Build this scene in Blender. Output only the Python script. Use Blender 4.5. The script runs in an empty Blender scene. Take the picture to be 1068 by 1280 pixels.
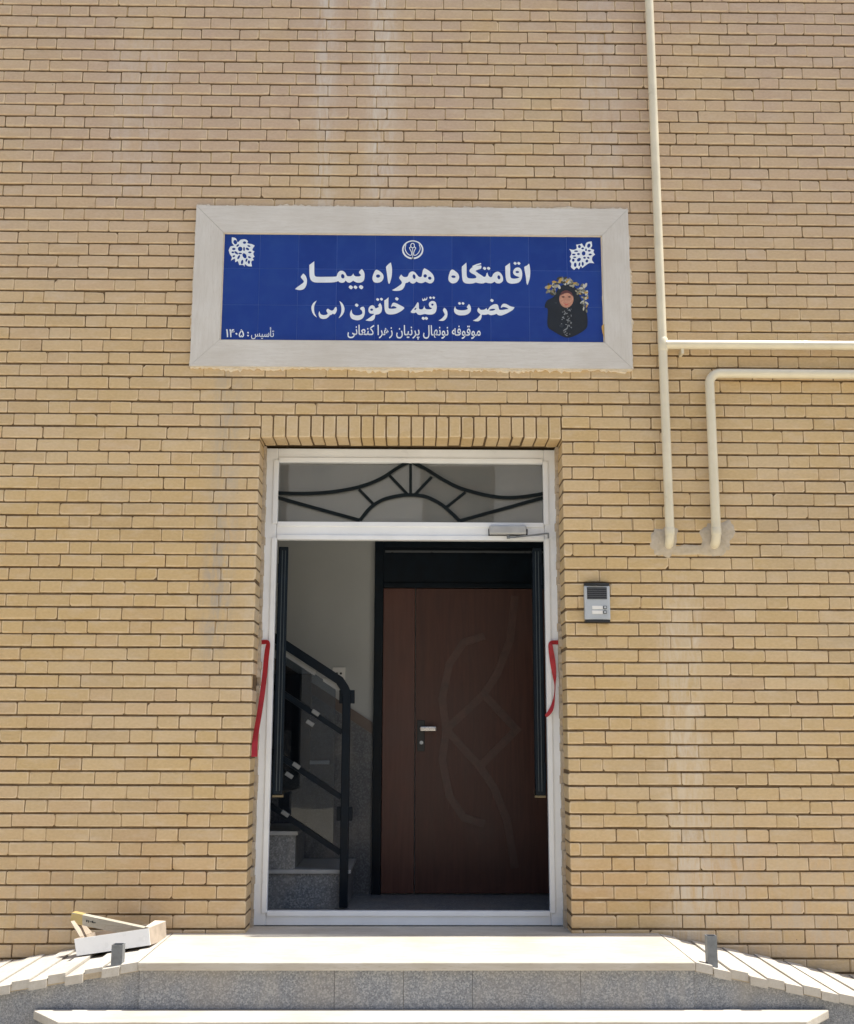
import bpy, bmesh, math, random
from mathutils import Vector, Matrix
R = math.radians
rng = random.Random(7)
S = bpy.context.scene
COL = S.collection

# ------------------------------------------------------------------ camera
CF, CX, CY, CZ = 1457.66, 0.0026, -5.6874, 0.9069          # focal length in photo pixels, position
YAW, PITCH, ROLL = 0.013684, 0.188454, 0.0026175
fwd = Vector((math.sin(YAW)*math.cos(PITCH), math.cos(YAW)*math.cos(PITCH), math.sin(PITCH)))
r0 = Vector((math.cos(YAW), -math.sin(YAW), 0)); u0 = r0.cross(fwd)
RIGHT = math.cos(ROLL)*r0 + math.sin(ROLL)*u0
UP = -math.sin(ROLL)*r0 + math.cos(ROLL)*u0
cam = bpy.data.cameras.new('camera'); camo = bpy.data.objects.new('camera', cam); COL.objects.link(camo)
cam.sensor_fit = 'VERTICAL'; cam.sensor_height = 24; cam.lens = CF*24/1280
cam.clip_start = 0.05; cam.clip_end = 1000
M = Matrix((RIGHT, UP, -fwd)).transposed().to_4x4(); M.translation = (CX, CY, CZ)
camo.matrix_world = M
S.camera = camo

# ------------------------------------------------------------------ light
SUN_EL = R(72)
SUN_DIR = Vector((math.cos(SUN_EL), 0.006, math.sin(SUN_EL))).normalized()   # high sun, just behind the plane of the facade
w = bpy.data.worlds.new('World'); S.world = w; w.use_nodes = True
nt = w.node_tree; nt.nodes.clear()
wo = nt.nodes.new('ShaderNodeOutputWorld'); wb = nt.nodes.new('ShaderNodeBackground'); ws = nt.nodes.new('ShaderNodeTexSky')
ws.sky_type = 'NISHITA'; ws.sun_disc = False
ws.sun_elevation = SUN_EL; ws.sun_rotation = R(90); ws.dust_density = 2.5; ws.air_density = 1.0
wb.inputs['Strength'].default_value = 0.12
nt.links.new(ws.outputs[0], wb.inputs[0]); nt.links.new(wb.outputs[0], wo.inputs[0])
sl = bpy.data.lights.new('sun', 'SUN'); sl.energy = 5.0; sl.angle = R(0.5); sl.color = (1, .95, .86)
so = bpy.data.objects.new('sun', sl); COL.objects.link(so)
so.rotation_euler = SUN_DIR.to_track_quat('Z', 'Y').to_euler()
S.view_settings.view_transform = 'Standard'; S.view_settings.look = 'None'
S.view_settings.exposure = 0.74; S.view_settings.gamma = 1
S.render.engine = 'CYCLES'
try:
    S.cycles.use_denoising = True; S.cycles.max_bounces = 10; S.cycles.diffuse_bounces = 6; S.cycles.transparent_max_bounces = 12
    S.cycles.sample_clamp_indirect = 6
except Exception: pass

def at(px, py, Y):
    """point of the vertical plane y = Y seen at photo pixel (px, py)"""
    D = fwd + RIGHT*((px-534)/CF) + UP*((640-py)/CF)
    t = (Y-CY)/D.y
    return Vector((CX+t*D.x, Y, CZ+t*D.z))
def atz(px, py, Z):
    D = fwd + RIGHT*((px-534)/CF) + UP*((640-py)/CF)
    t = (Z-CZ)/D.z
    return Vector((CX+t*D.x, CY+t*D.y, Z))

# ------------------------------------------------------------------ materials
class NT:
    def __init__(s, name):
        s.m = bpy.data.materials.new(name); s.m.use_nodes = True
        s.t = s.m.node_tree; s.t.nodes.clear()
        s.out = s.n('ShaderNodeOutputMaterial'); s.p = s.n('ShaderNodeBsdfPrincipled')
        s.l(s.p.outputs[0], s.out.inputs[0])
        s.tc = s.n('ShaderNodeTexCoord').outputs['Object']
    def n(s, k): return s.t.nodes.new(k)
    def l(s, a, b): s.t.links.new(a, b)
    def put(s, inp, v):
        if isinstance(v, bpy.types.NodeSocket): s.l(v, inp)
        elif isinstance(v, (tuple, list)) and len(v) == 3 and inp.type == 'RGBA': inp.default_value = (*v, 1)
        else: inp.default_value = v
    def map(s, scale=(1,1,1), loc=(0,0,0), rot=(0,0,0), src=None):
        k = s.n('ShaderNodeMapping'); k.inputs['Scale'].default_value = scale; k.inputs['Location'].default_value = loc
        k.inputs['Rotation'].default_value = rot
        s.l(src or s.tc, k.inputs[0]); return k.outputs[0]
    def noise(s, scale, detail=4, vec=None, rough=.55, dist=0):
        k = s.n('ShaderNodeTexNoise'); k.inputs['Scale'].default_value = scale; k.inputs['Detail'].default_value = detail
        k.inputs['Roughness'].default_value = rough; k.inputs['Distortion'].default_value = dist
        s.l(vec or s.tc, k.inputs['Vector']); return k.outputs['Fac']
    def vor(s, scale, vec=None, out='Color', feature='F1'):
        k = s.n('ShaderNodeTexVoronoi'); k.feature = feature; k.inputs['Scale'].default_value = scale
        s.l(vec or s.tc, k.inputs['Vector']); return k.outputs[out]
    def math(s, op, a, b=None, clamp=False):
        k = s.n('ShaderNodeMath'); k.operation = op; k.use_clamp = clamp
        s.put(k.inputs[0], a)
        if b is not None: s.put(k.inputs[1], b)
        return k.outputs[0]
    def rng(s, v, a, b, c=0., d=1., smooth=False):
        k = s.n('ShaderNodeMapRange'); k.interpolation_type = 'SMOOTHSTEP' if smooth else 'LINEAR'
        s.put(k.inputs[0], v)
        for i, q in enumerate((a, b, c, d)): k.inputs[i+1].default_value = q
        return k.outputs[0]
    def mix(s, f, a, b, mode='MIX'):
        k = s.n('ShaderNodeMix'); k.data_type = 'RGBA'; k.blend_type = mode
        s.put(k.inputs['Factor'], f); s.put(k.inputs[6], a); s.put(k.inputs[7], b); return k.outputs[2]
    def attr(s, name):
        k = s.n('ShaderNodeAttribute'); k.attribute_name = name; return k.outputs['Fac']
    def bump(s, h, dist, strength=1):
        k = s.n('ShaderNodeBump'); k.inputs['Distance'].default_value = dist; k.inputs['Strength'].default_value = strength
        s.l(h, k.inputs['Height']); s.l(k.outputs[0], s.p.inputs['Normal'])
    def set(s, col, rough=.6, metal=0, spec=.5, coat=0):
        s.put(s.p.inputs['Base Color'], col); s.put(s.p.inputs['Roughness'], rough); s.put(s.p.inputs['Metallic'], metal)
        s.put(s.p.inputs['Specular IOR Level'], spec); s.put(s.p.inputs['Coat Weight'], coat); return s.m
def sep(n, src):
    k = n.n('ShaderNodeSeparateXYZ'); n.l(src, k.inputs[0]); return k.outputs

def brick_material():
    n = NT('yellow_brick')
    a, b = n.attr('rnd'), n.attr('rnd_b')
    c = n.mix(n.rng(a, 0, 1), (.555, .418, .238), (.622, .482, .296))
    c = n.mix(n.math('MULTIPLY', n.rng(b, .70, 1, smooth=True), .34), c, (.56, .385, .25))       # some pinkish ones
    c = n.mix(n.math('MULTIPLY', n.rng(b, .28, 0, smooth=True), .38), c, (.55, .385, .16))       # some yellower ones
    x, y, z = sep(n, n.tc)
    big = n.noise(1.1, 3)
    # broad patches of differently fired and weathered brick
    och = n.math('MULTIPLY', n.rng(n.noise(.9, 4, n.map((1, 1, 1), (4.2, 0, 1.3))), .42, .62, smooth=True), n.rng(z, 3.9, 2.2, smooth=True))
    c = n.mix(n.math('MULTIPLY', och, .5), c, (.56, .385, .15))
    gr = n.rng(n.noise(1.3, 5, n.map((1, 1, .8), (9, 0, 5))), .52, .70, smooth=True)
    c = n.mix(n.math('MULTIPLY', gr, .5), c, (.47, .375, .26))
    dk = n.rng(n.math('FRACT', n.math('MULTIPLY', n.math('ADD', a, b), 37.7)), .90, .97)
    c = n.mix(n.math('MULTIPLY', dk, .28), c, (.36, .25, .13))
    # pinkish mottling, and the cooler light on the upper wall painted in
    up = n.math('MULTIPLY', n.rng(z, 2.3, 4.3, smooth=True), n.rng(big, .25, .55))
    c = n.mix(n.math('MULTIPLY', up, .9), c, (.495, .375, .305))
    lo = n.math('MULTIPLY', n.rng(z, .75, .15, smooth=True), n.rng(n.noise(2.2, 3), .35, .65))
    c = n.mix(n.math('MULTIPLY', lo, .5), c, (.55, .335, .17))
    # speckle and scuffs of each brick
    f = n.noise(60, 5, n.map((1, 1, 1.6)))
    c = n.mix(.24, c, n.mix(n.rng(f, .3, .7), (.40, .28, .14), (.68, .53, .33)))
    f2 = n.noise(7, 5, n.map((1, 1, 2.5)))
    c = n.mix(n.math('MULTIPLY', n.rng(f2, .52, .72), .3), c, (.66, .56, .44))
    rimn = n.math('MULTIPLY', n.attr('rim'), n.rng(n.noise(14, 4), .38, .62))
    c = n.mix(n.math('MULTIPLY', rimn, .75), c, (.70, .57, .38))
    # lime streaks and drips that run down the wall
    def box(x0, x1, z0, z1, fx=.05, fz=.25):
        m = n.math('MULTIPLY', n.rng(x, x0-fx, x0+fx, smooth=True), n.rng(x, x1+fx, x1-fx, smooth=True))
        return n.math('MULTIPLY', m, n.math('MULTIPLY', n.rng(z, z0-fz, z0+fz, smooth=True), n.rng(z, z1+fz, z1-fz, smooth=True)))
    st = n.rng(n.noise(5, 7, n.map((5, 1, 1.1)), rough=.68, dist=.8), .36, .60); brk = n.rng(b, 0, 1, .45, 1)
    for (x0, x1, z0, z1, k, cc) in [(-.52, -.42, 3.55, 5.2, .6, (.64, .60, .54)), (-.24, -.09, 3.6, 5.2, .6, (.66, .62, .56)),
            (1.22, 1.42, -.1, 1.6, .60, (.68, .60, .48)), (-.99, -.86, 1.35, 2.75, .55, (.40, .37, .32)), (-.80, -.74, 1.0, 2.2, .35, (.62, .58, .5)),
            (-1.02, -.9, 1.3, 1.75, .5, (.34, .32, .30)), (1.25, 1.6, .0, .5, .45, (.58, .53, .45)), (.9, 1.1, 3.6, 5, .3, (.62, .57, .5)),
            (-1.9, -1.55, -.1, .22, .45, (.45, .38, .30)), (-1.6, -1.3, 3.7, 4.6, .3, (.62, .57, .52)), (1.55, 2.2, -.2, .35, .4, (.5, .44, .36))]:
        c = n.mix(n.math('MULTIPLY', n.math('MULTIPLY', box(x0, x1, z0, z1), st), n.math('MULTIPLY', brk, min(.9, k*1.25))), c, cc)
    # small dark pits
    pit = n.rng(n.vor(9, out='Distance'), .035, .015)
    c = n.mix(n.math('MULTIPLY', pit, n.rng(n.noise(2.0, 2), .56, .6)), c, (.10, .075, .05))
    n.bump(n.math('ADD', f, n.math('MULTIPLY', f2, .8)), .0035, .7)
    return n.set(c, n.rng(f, .2, .8, .72, .92), spec=.3)
def mortar_material(name, c0, c1):
    n = NT(name); f = n.noise(45, 6); g = n.noise(4, 3)
    n.bump(f, .006, .9)
    return n.set(n.mix(n.rng(n.math('ADD', n.math('MULTIPLY', f, .6), n.math('MULTIPLY', g, .4)), .35, .65), c0, c1), .95, spec=.2)
def granite_material(name, base, dark, light, scale=55):
    n = NT(name)
    v1 = n.vor(scale*2.2); v2 = n.vor(scale, n.map((1,1,1), (3.1, .4, 2)))
    k1 = sep(n, v1)[0]; k2 = sep(n, v2)[1]
    c = n.mix(n.rng(k1, .64, .72), base, dark); c = n.mix(n.rng(k2, .70, .76), c, light)
    c = n.mix(n.rng(sep(n, v2)[0], .80, .84), c, dark)
    c = n.mix(n.math('MULTIPLY', n.rng(n.noise(3.5, 4), .45, .7), .35), c, (.34, .30, .25))
    dust_haze = n.rng(n.noise(9, 5, n.map((1, 1, .35))), .5, .72)
    c = n.mix(n.math('MULTIPLY', dust_haze, .35), c, (.42, .39, .34))
    return n.set(c, .45, spec=.4)
def travertine(name, c0, c1, c2, sx=(1, 5, 5)):
    n = NT(name); f = n.noise(6, 6, n.map(sx), dist=.6); g = n.noise(30, 5, n.map(sx)); 
    c = n.mix(n.rng(f, .36, .62), c0, c1); c = n.mix(n.math('MULTIPLY', n.rng(g, .56, .70), .6), c, c2)
    big = n.noise(2.6, 3); c = n.mix(n.math('MULTIPLY', n.rng(big, .45, .68), .5), c, c2)
    n.bump(g, .0015, .6)
    return n.set(c, n.rng(g, .3, .7, .5, .75), spec=.35)
def simple(name, c, rough=.5, metal=0, spec=.5, var=.12, scale=14, bump=0, coat=0):
    n = NT(name); f = n.noise(scale, 5)
    cc = n.mix(n.rng(f, .3, .7), tuple(x*(1-var) for x in c), tuple(min(1, x*(1+var)) for x in c))
    if bump: n.bump(n.noise(scale*4, 4), bump, .6)
    return n.set(cc, n.rng(f, .3, .7, max(.02, rough-.06), min(1, rough+.08)), metal, spec, coat)
def glass_material(name, tint, ior=1.5, dust_haze=0):
    n = NT(name); n.t.nodes.remove(n.p)
    tr = n.n('ShaderNodeBsdfTransparent'); gl = n.n('ShaderNodeBsdfGlossy'); fr = n.n('ShaderNodeFresnel'); mx = n.n('ShaderNodeMixShader')
    tr.inputs[0].default_value = (*tint, 1); gl.inputs['Roughness'].default_value = .015; fr.inputs[0].default_value = ior
    b = n.n('ShaderNodeBump'); b.inputs['Distance'].default_value = .002; b.inputs['Strength'].default_value = .25
    n.l(n.noise(2.5, 2), b.inputs['Height']); n.l(b.outputs[0], gl.inputs['Normal'])
    n.l(fr.outputs[0], mx.inputs[0]); n.l(tr.outputs[0], mx.inputs[1]); n.l(gl.outputs[0], mx.inputs[2]); n.l(mx.outputs[0], n.out.inputs[0])
    if dust_haze:
        df = n.n('ShaderNodeBsdfDiffuse'); df.inputs[0].default_value = (.50, .49, .47, 1); m2 = n.n('ShaderNodeMixShader')  # grey diffuse haze mixed over the glass to lighten the pane
        n.l(n.rng(n.noise(3.5, 6, n.map((1, 1, .5))), .3, .7, dust_haze*.6, dust_haze*1.4), m2.inputs[0]); n.l(mx.outputs[0], m2.inputs[1]); n.l(df.outputs[0], m2.inputs[2]); n.l(m2.outputs[0], n.out.inputs[0])
    return n.m
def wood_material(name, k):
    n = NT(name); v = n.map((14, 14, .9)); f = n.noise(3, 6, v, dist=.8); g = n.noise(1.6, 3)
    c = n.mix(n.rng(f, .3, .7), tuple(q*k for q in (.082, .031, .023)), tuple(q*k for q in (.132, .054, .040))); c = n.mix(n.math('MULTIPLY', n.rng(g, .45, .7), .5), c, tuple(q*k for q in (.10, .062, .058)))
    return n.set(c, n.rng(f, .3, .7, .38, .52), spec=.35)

BRICK = brick_material()
MORTAR = mortar_material('shaded_mortar', (.115, .073, .038), (.20, .14, .08))  # mortar colour darkened to deepen the shade in the recessed joints
PATCH = mortar_material('grey_cement', (.44, .38, .29), (.55, .485, .39))
CREAMMORTAR = mortar_material('cream_mortar', (.62, .54, .42), (.74, .67, .55))
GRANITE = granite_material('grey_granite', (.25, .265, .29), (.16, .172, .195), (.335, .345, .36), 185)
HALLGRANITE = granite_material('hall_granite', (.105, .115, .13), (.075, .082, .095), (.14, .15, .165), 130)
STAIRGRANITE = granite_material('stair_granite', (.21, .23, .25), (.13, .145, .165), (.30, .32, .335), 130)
STEP = travertine('cream_step_stone', (.455, .42, .36), (.505, .475, .42), (.365, .315, .245), (1, 6, 6))
RIB = travertine('ramp_strip_stone', (.465, .437, .388), (.515, .49, .445), (.38, .335, .27), (6, 1, 6))
FRAMESTONE = travertine('frame_stone_along', (.585, .565, .525), (.64, .625, .59), (.50, .465, .41), (1.2, 8, 14))
FRAMESTONE_V = travertine('frame_stone_upright', (.585, .565, .525), (.64, .625, .59), (.50, .465, .41), (14, 8, 1.2))
WHITE = simple('white_paint', (.77, .80, .83), .32, var=.05, scale=6)
DARK = simple('dark_steel_paint', (.0035, .009, .016), .45, var=.3, spec=.16)
BLACKBAR = simple('black_green_iron', (.004, .008, .010), .5, var=.3, spec=.15)
CREAMPIPE = simple('cream_pipe_paint', (.68, .625, .475), .32, var=.07, scale=9, coat=.3)
PLASTER = simple('cream_plaster', (.435, .455, .455), .85, var=.05, scale=3, bump=.001)
CEIL = simple('white_ceiling', (.62, .61, .59), .9, var=.03)
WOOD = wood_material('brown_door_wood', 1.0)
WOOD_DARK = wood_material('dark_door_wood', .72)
INLAY = simple('inlay_wood', (.076, .037, .030), .46, var=.25, scale=20)
STEELGREY = simple('galvanised_steel', (.17, .185, .20), .5, .25, var=.25, scale=30)
ALU = simple('brushed_aluminium', (.46, .50, .54), .42, .35, var=.06)
SILVER = simple('silver_paint', (.42, .43, .43), .38, .4, var=.1)
RIBBON = simple('red_satin', (.34, .010, .017), .5, var=.15, scale=30)
BLACK = simple('black_plastic', (.012, .014, .017), .45)
WHITEP = simple('white_plastic', (.74, .74, .72), .4, var=.03)
BROWNBOARD = simple('brown_cardboard', (.40, .335, .27), .85, var=.15, scale=20)
WHITEBOARD = simple('white_card', (.84, .855, .87), .28, var=.04)
PLANK = travertine('grey_weathered_board', (.36, .34, .28), (.44, .42, .36), (.24, .21, .155), (2, 6, 12))
TAPE = simple('yellow_tape', (.42, .32, .13), .35)
BRASS = simple('brass_strip', (.15, .12, .07), .35, .6)
LETTER = simple('white_enamel', (.72, .78, .84), .25, var=.04)
GROUNDM = mortar_material('pale_paving', (.375, .34, .275), (.46, .425, .355))
GLASS = glass_material('window_glass', (.92, .94, .95), 1.95, .13)
INFILL = glass_material('smoky_infill', (.52, .57, .62), 1.5)
DARKGLASS = glass_material('tinted_glass', (.30, .34, .37))
def blue_material():
    n = NT('blue_glaze'); a = n.attr('rnd'); f = n.noise(12, 4)
    c = n.mix(a, (.0095, .036, .225), (.0145, .049, .265)); c = n.mix(n.math('MULTIPLY', n.rng(f, .45, .7), .25), c, (.03, .085, .30))
    n.bump(n.noise(18, 2), .001, .25)
    return n.set(c, .2, spec=.3)
BLUE = blue_material()

# ------------------------------------------------------------------ mesh helpers
class MB:
    def __init__(s): s.v = []; s.f = []; s.sm = []; s.at = []
    def add(s, vs, fs, smooth=False, rnd=(0, 0)):
        o = len(s.v); s.v += [Vector(v) for v in vs]
        for f in fs: s.f.append([o+i for i in f]); s.sm.append(smooth); s.at.append(rnd)
    def box(s, a, b, bev=0, rnd=(0, 0), T=None):
        a, b = Vector(a), Vector(b)
        lo = Vector((min(a.x, b.x), min(a.y, b.y), min(a.z, b.z))); hi = Vector((max(a.x, b.x), max(a.y, b.y), max(a.z, b.z)))
        bm = bmesh.new(); bmesh.ops.create_cube(bm, size=1)
        for v in bm.verts:
            v.co = Vector((lo.x if v.co.x < 0 else hi.x, lo.y if v.co.y < 0 else hi.y, lo.z if v.co.z < 0 else hi.z))
        if bev: bmesh.ops.bevel(bm, geom=bm.edges[:], offset=bev, segments=2, profile=.6, affect='EDGES', clamp_overlap=True)
        bm.verts.index_update()
        vs = [T @ v.co if T else v.co.copy() for v in bm.verts]
        s.add(vs, [[v.index for v in f.verts] for f in bm.faces], False, rnd); bm.free(); return s
    def hexa(s, p, rnd=(0, 0)):
        """eight corners: bottom four then top four, both counter-clockwise from above"""
        s.add(p, [(3, 2, 1, 0), (4, 5, 6, 7), (0, 1, 5, 4), (1, 2, 6, 5), (2, 3, 7, 6), (3, 0, 4, 7)], False, rnd); return s
    def tube(s, pts, r, seg=20, caps=True):
        pts = [Vector(p) for p in pts]; n = len(pts); rings = []
        t0 = (pts[1]-pts[0]).normalized(); ref = Vector((0, 1, 0)) if abs(t0.y) < .9 else Vector((1, 0, 0))
        nrm = t0.cross(ref).normalized(); vs = []; fs = []
        for i, p in enumerate(pts):
            t = ((pts[min(i+1, n-1)]-pts[i]).normalized() + (pts[i]-pts[max(i-1, 0)]).normalized()).normalized()
            nrm = (nrm - t*nrm.dot(t)).normalized(); bi = t.cross(nrm); rr = r[i] if isinstance(r, (list, tuple)) else r
            vs += [p + (nrm*math.cos(2*math.pi*k/seg) + bi*math.sin(2*math.pi*k/seg))*rr for k in range(seg)]
        for i in range(n-1):
            for k in range(seg):
                a, b = i*seg+k, i*seg+(k+1) % seg; fs.append((a, b, b+seg, a+seg))
        s.add(vs, fs, True)
        if caps: s.add(vs[:seg], [tuple(range(seg))[::-1]]); s.add(vs[-seg:], [tuple(range(seg))])
        return s
    def bar(s, pts, w, h, nrm=(0, 1, 0)):
        """rectangular bar swept along pts; w across, h along nrm"""
        pts = [Vector(p) for p in pts]; nrm = Vector(nrm); n = len(pts); vs = []; fs = []
        for i, p in enumerate(pts):
            a = (pts[i]-pts[i-1]).normalized() if i else (pts[1]-pts[0]).normalized()
            b = (pts[i+1]-pts[i]).normalized() if i < n-1 else a
            t = (a+b).normalized(); k = 1/max(.4, t.dot(a)); c = t.cross(nrm).normalized()*k
            vs += [p + c*(w/2)*i1 + nrm*(h/2)*j1 for i1, j1 in ((-1, -1), (1, -1), (1, 1), (-1, 1))]
        for i in range(n-1):
            for k in range(4):
                a, b = i*4+k, i*4+(k+1) % 4; fs.append((a, b, b+4, a+4))
        fs += [(3, 2, 1, 0), tuple(range(4*n-4, 4*n))]
        s.add(vs, fs); return s
    def prism(s, poly, y0, y1):
        """x-z polygon extruded from y0 (front) to y1"""
        n = len(poly); vs = [(x, y0, z) for x, z in poly] + [(x, y1, z) for x, z in poly]
        fs = [tuple(range(n)), tuple(range(2*n-1, n-1, -1))] + [(i, i+n, (i+1) % n+n, (i+1) % n) for i in range(n)]
        s.add(vs, fs); return s
    def build(s, name, mat, parent=None, loc=None, fixn=True):
        me = bpy.data.meshes.new(name); off = Vector(loc) if loc is not None else Vector((0, 0, 0))
        me.from_pydata([v-off for v in s.v], [], s.f); me.materials.append(mat)
        me.polygons.foreach_set('use_smooth', s.sm)
        for i, nm in enumerate(('rnd', 'rnd_b', 'rim')):
            at_ = me.attributes.new(nm, 'FLOAT', 'FACE'); at_.data.foreach_set('value', [q[i] if i < len(q) else 0. for q in s.at])
        if fixn:
            bm = bmesh.new(); bm.from_mesh(me); bmesh.ops.recalc_face_normals(bm, faces=bm.faces); bm.to_mesh(me); bm.free()
        me.update()
        o = bpy.data.objects.new(name, me); COL.objects.link(o)
        if parent: o.parent = parent; o.matrix_parent_inverse = parent.matrix_basis.inverted()
        o.location = off
        return o
def tag(o, label=None, cat=None, group=None, kind=None):
    for k, v in (('label', label), ('category', cat), ('group', group), ('kind', kind)):
        if v: o[k] = v
    return o
def thing(name, label, cat, loc=(0, 0, 0), group=None):
    o = bpy.data.objects.new(name, None); o.empty_display_size = .1; COL.objects.link(o); o.location = loc
    bpy.context.view_layer.update()
    return tag(o, label, cat, group)

# ------------------------------------------------------------------ ground
g = MB(); g.add([(-90, -90, -.56), (90, -90, -.56), (90, 90, -.56), (-90, 90, -.56)], [(0, 1, 2, 3)])
tag(g.build('ground', GROUNDM), kind='structure')

# ------------------------------------------------------------------ building
XO = .757            # half width of the doorway opening in the brickwork
ZO = 2.372           # underside of the soldier course
WX, WT, ZB = 4.6, 5.80, -.58
bld = thing('brick_building', 'pale yellow brick building front with a recessed white framed doorway', 'building', (0, 0, ZB))

PITCH_Z = .065; PER = .3101; ZREF = .065*73.2
bricks = MB()
def brick(x0, x1, z0, z1, depth, a, b, sides=True):
    """one brick: worn front face with a small rounded arris, sides running back into the mortar"""
    dy = rng.gauss(0, .0013); tl = rng.gauss(0, .0010); tz = rng.gauss(0, .0011)
    e = rng.uniform(.003, .0048); j = lambda: rng.gauss(0, .0004)
    cut = [abs(rng.gauss(.0025, .0025)) + (rng.uniform(.003, .009) if rng.random() < .03 else 0) for _ in range(4)]
    hx, hz_ = (x1-x0)/2, (z1-z0)/2; cx, cz = (x0+x1)/2, (z0+z1)/2
    def ring(g, y, jit=True):
        o = []; X, Z = hx-g, hz_-g
        for q, (sx, sz) in enumerate(((-1, -1), (1, -1), (1, 1), (-1, 1))):
            c_ = min(cut[q], Z*.6)
            pts = [(sx*X, sz*(Z-c_)), (sx*(X-c_), sz*Z)]
            if q in (1, 3): pts.reverse()
            pts = pts if q in (0, 2) else pts
            for (px_, pz_) in (pts if q in (0,) else pts): o.append((cx+px_+(j() if jit else 0), y+tl*px_/hx+tz*pz_/hz_, cz+pz_+(j() if jit else 0)))
        return o
    f = ring(e*1.5, dy); m1 = ring(e*.45, dy+e*.35); m = ring(0, dy+e*1.2); k = ring(0, depth, False)
    o0 = len(bricks.v); N = 8
    for vv in (f, m1, m, k): bricks.v += [Vector(q) for q in vv]
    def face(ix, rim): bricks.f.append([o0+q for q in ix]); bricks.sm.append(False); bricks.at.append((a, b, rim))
    face(list(range(N)), 0)
    for r_ in range(3):
        for i in range(N):
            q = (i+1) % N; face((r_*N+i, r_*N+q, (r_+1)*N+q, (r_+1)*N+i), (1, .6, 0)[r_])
fill = MB()
nrow0 = int((ZREF-WT)/PITCH_Z)
k = -16
SOLD_T = 2.4885
drift = 0
while True:
    ztop = ZREF - PITCH_Z*k; zbot = ztop - PITCH_Z + .0089
    if ztop < ZB: break
    if ztop > WT: k += 1; continue
    zt = ztop + rng.gauss(0, .0004); zb = zbot + rng.gauss(0, .0007)
    drift = drift*.8 + rng.gauss(0, .012)
    off = (PER/2 if k % 2 else 0) + drift + .055 - 1.79
    in_open = zb < SOLD_T-.01
    segs = [(-WX, WX)] if not in_open else [(-WX, -XO), (XO, WX)]
    for (s0, s1) in segs:
        x = off - PER*math.ceil((off-s0)/PER) - PER; typ = 0
        cuts = []
        while x < s1+PER:
            wdt = .2046 if typ == 0 else PER-.2046
            cuts.append((x, x+wdt)); x += wdt; typ ^= 1
        row = []
        for (a, b) in cuts:
            a2, b2 = max(a, s0), min(b, s1)
            if b2-a2 < .004: continue
            row.append([a2, b2])
        if len(row) > 1:                                     # merge slivers at the jambs into the next brick
            if row[0][1]-row[0][0] < .045: row[1][0] = row[0][0]; row.pop(0)
            if row[-1][1]-row[-1][0] < .045: row[-2][1] = row[-1][1]; row.pop()
        for i, (a, b) in enumerate(row):
            gap = rng.choice([.0012, .002, .0025, .0035, .0045])
            jl = in_open and abs(a-XO) < .001; jr = in_open and abs(b+XO) < .001
            dep = .199 if (jl or jr) else .02
            aa = a if jl else a+gap/2; bb = b if jr else b-gap/2
            d1, d2 = (rng.gauss(0, .0015) for _ in range(2))
            hz = rng.gauss(0, .0005)
            brick(aa + (abs(d1) if jl else 0), bb - (abs(d2) if jr else 0), zb+hz, zt+hz, dep, rng.random(), rng.random())
            if not jr and rng.random() < .52:                # head joint smeared flush with the brick faces
                fy = rng.uniform(.0015, .006)
                fill.add([(bb-.001, fy, zb+.001), (b+gap/2+.001, fy, zb+.001), (b+gap/2+.001, fy, zt-.0015), (bb-.001, fy, zt-.0015)], [(0, 1, 2, 3)])
    k += 1
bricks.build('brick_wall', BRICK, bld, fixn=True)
fill.build('head_joint_mortar', mortar_material('brick_mortar', (.36, .255, .14), (.47, .345, .20)), bld, fixn=False)
# soldier course over the doorway
bricks = MB()
ns = 24; pw = 2*XO/ns
for i in range(ns):
    x0 = -XO+i*pw+.0035; x1 = -XO+(i+1)*pw-.0035
    brick(x0, x1, ZO+rng.gauss(0, .0015), SOLD_T-.006, .17, rng.random(), rng.random()*.9)
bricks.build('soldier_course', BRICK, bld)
# mortar bed behind the bricks (the body of the wall) and its reveal
core = MB()
core.box((-WX, .0080, ZB), (-XO-.004, .30, WT)); core.box((XO+.004, .0080, ZB), (WX, .30, WT)); core.box((-XO-.004, .0080, ZO+.006), (XO+.004, .30, WT))
core.build('mortar_core', MORTAR, bld)
cop = MB(); cop.box((-WX-.03, -.012, WT+.001), (WX+.03, .34, WT+.06), .006); cop.build('coping', STEP, bld)
# plaster fillets between frame and jamb bricks
JAMBC = mortar_material('jamb_cement', (.40, .34, .26), (.54, .46, .36))
for sx in (-1, 1):
    fl = MB(); n = 60
    for i in range(n):
        z0 = -.0+i*(2.365/n); z1 = z0+2.365/n
        y0 = .165+rng.gauss(0, .012); wv = .010+abs(rng.gauss(0, .003))
        fl.box((sx*(XO+.003), y0, z0), (sx*(XO-wv), .215, z1-.0005))
    fl.build('jamb_plaster', JAMBC, bld)
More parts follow.
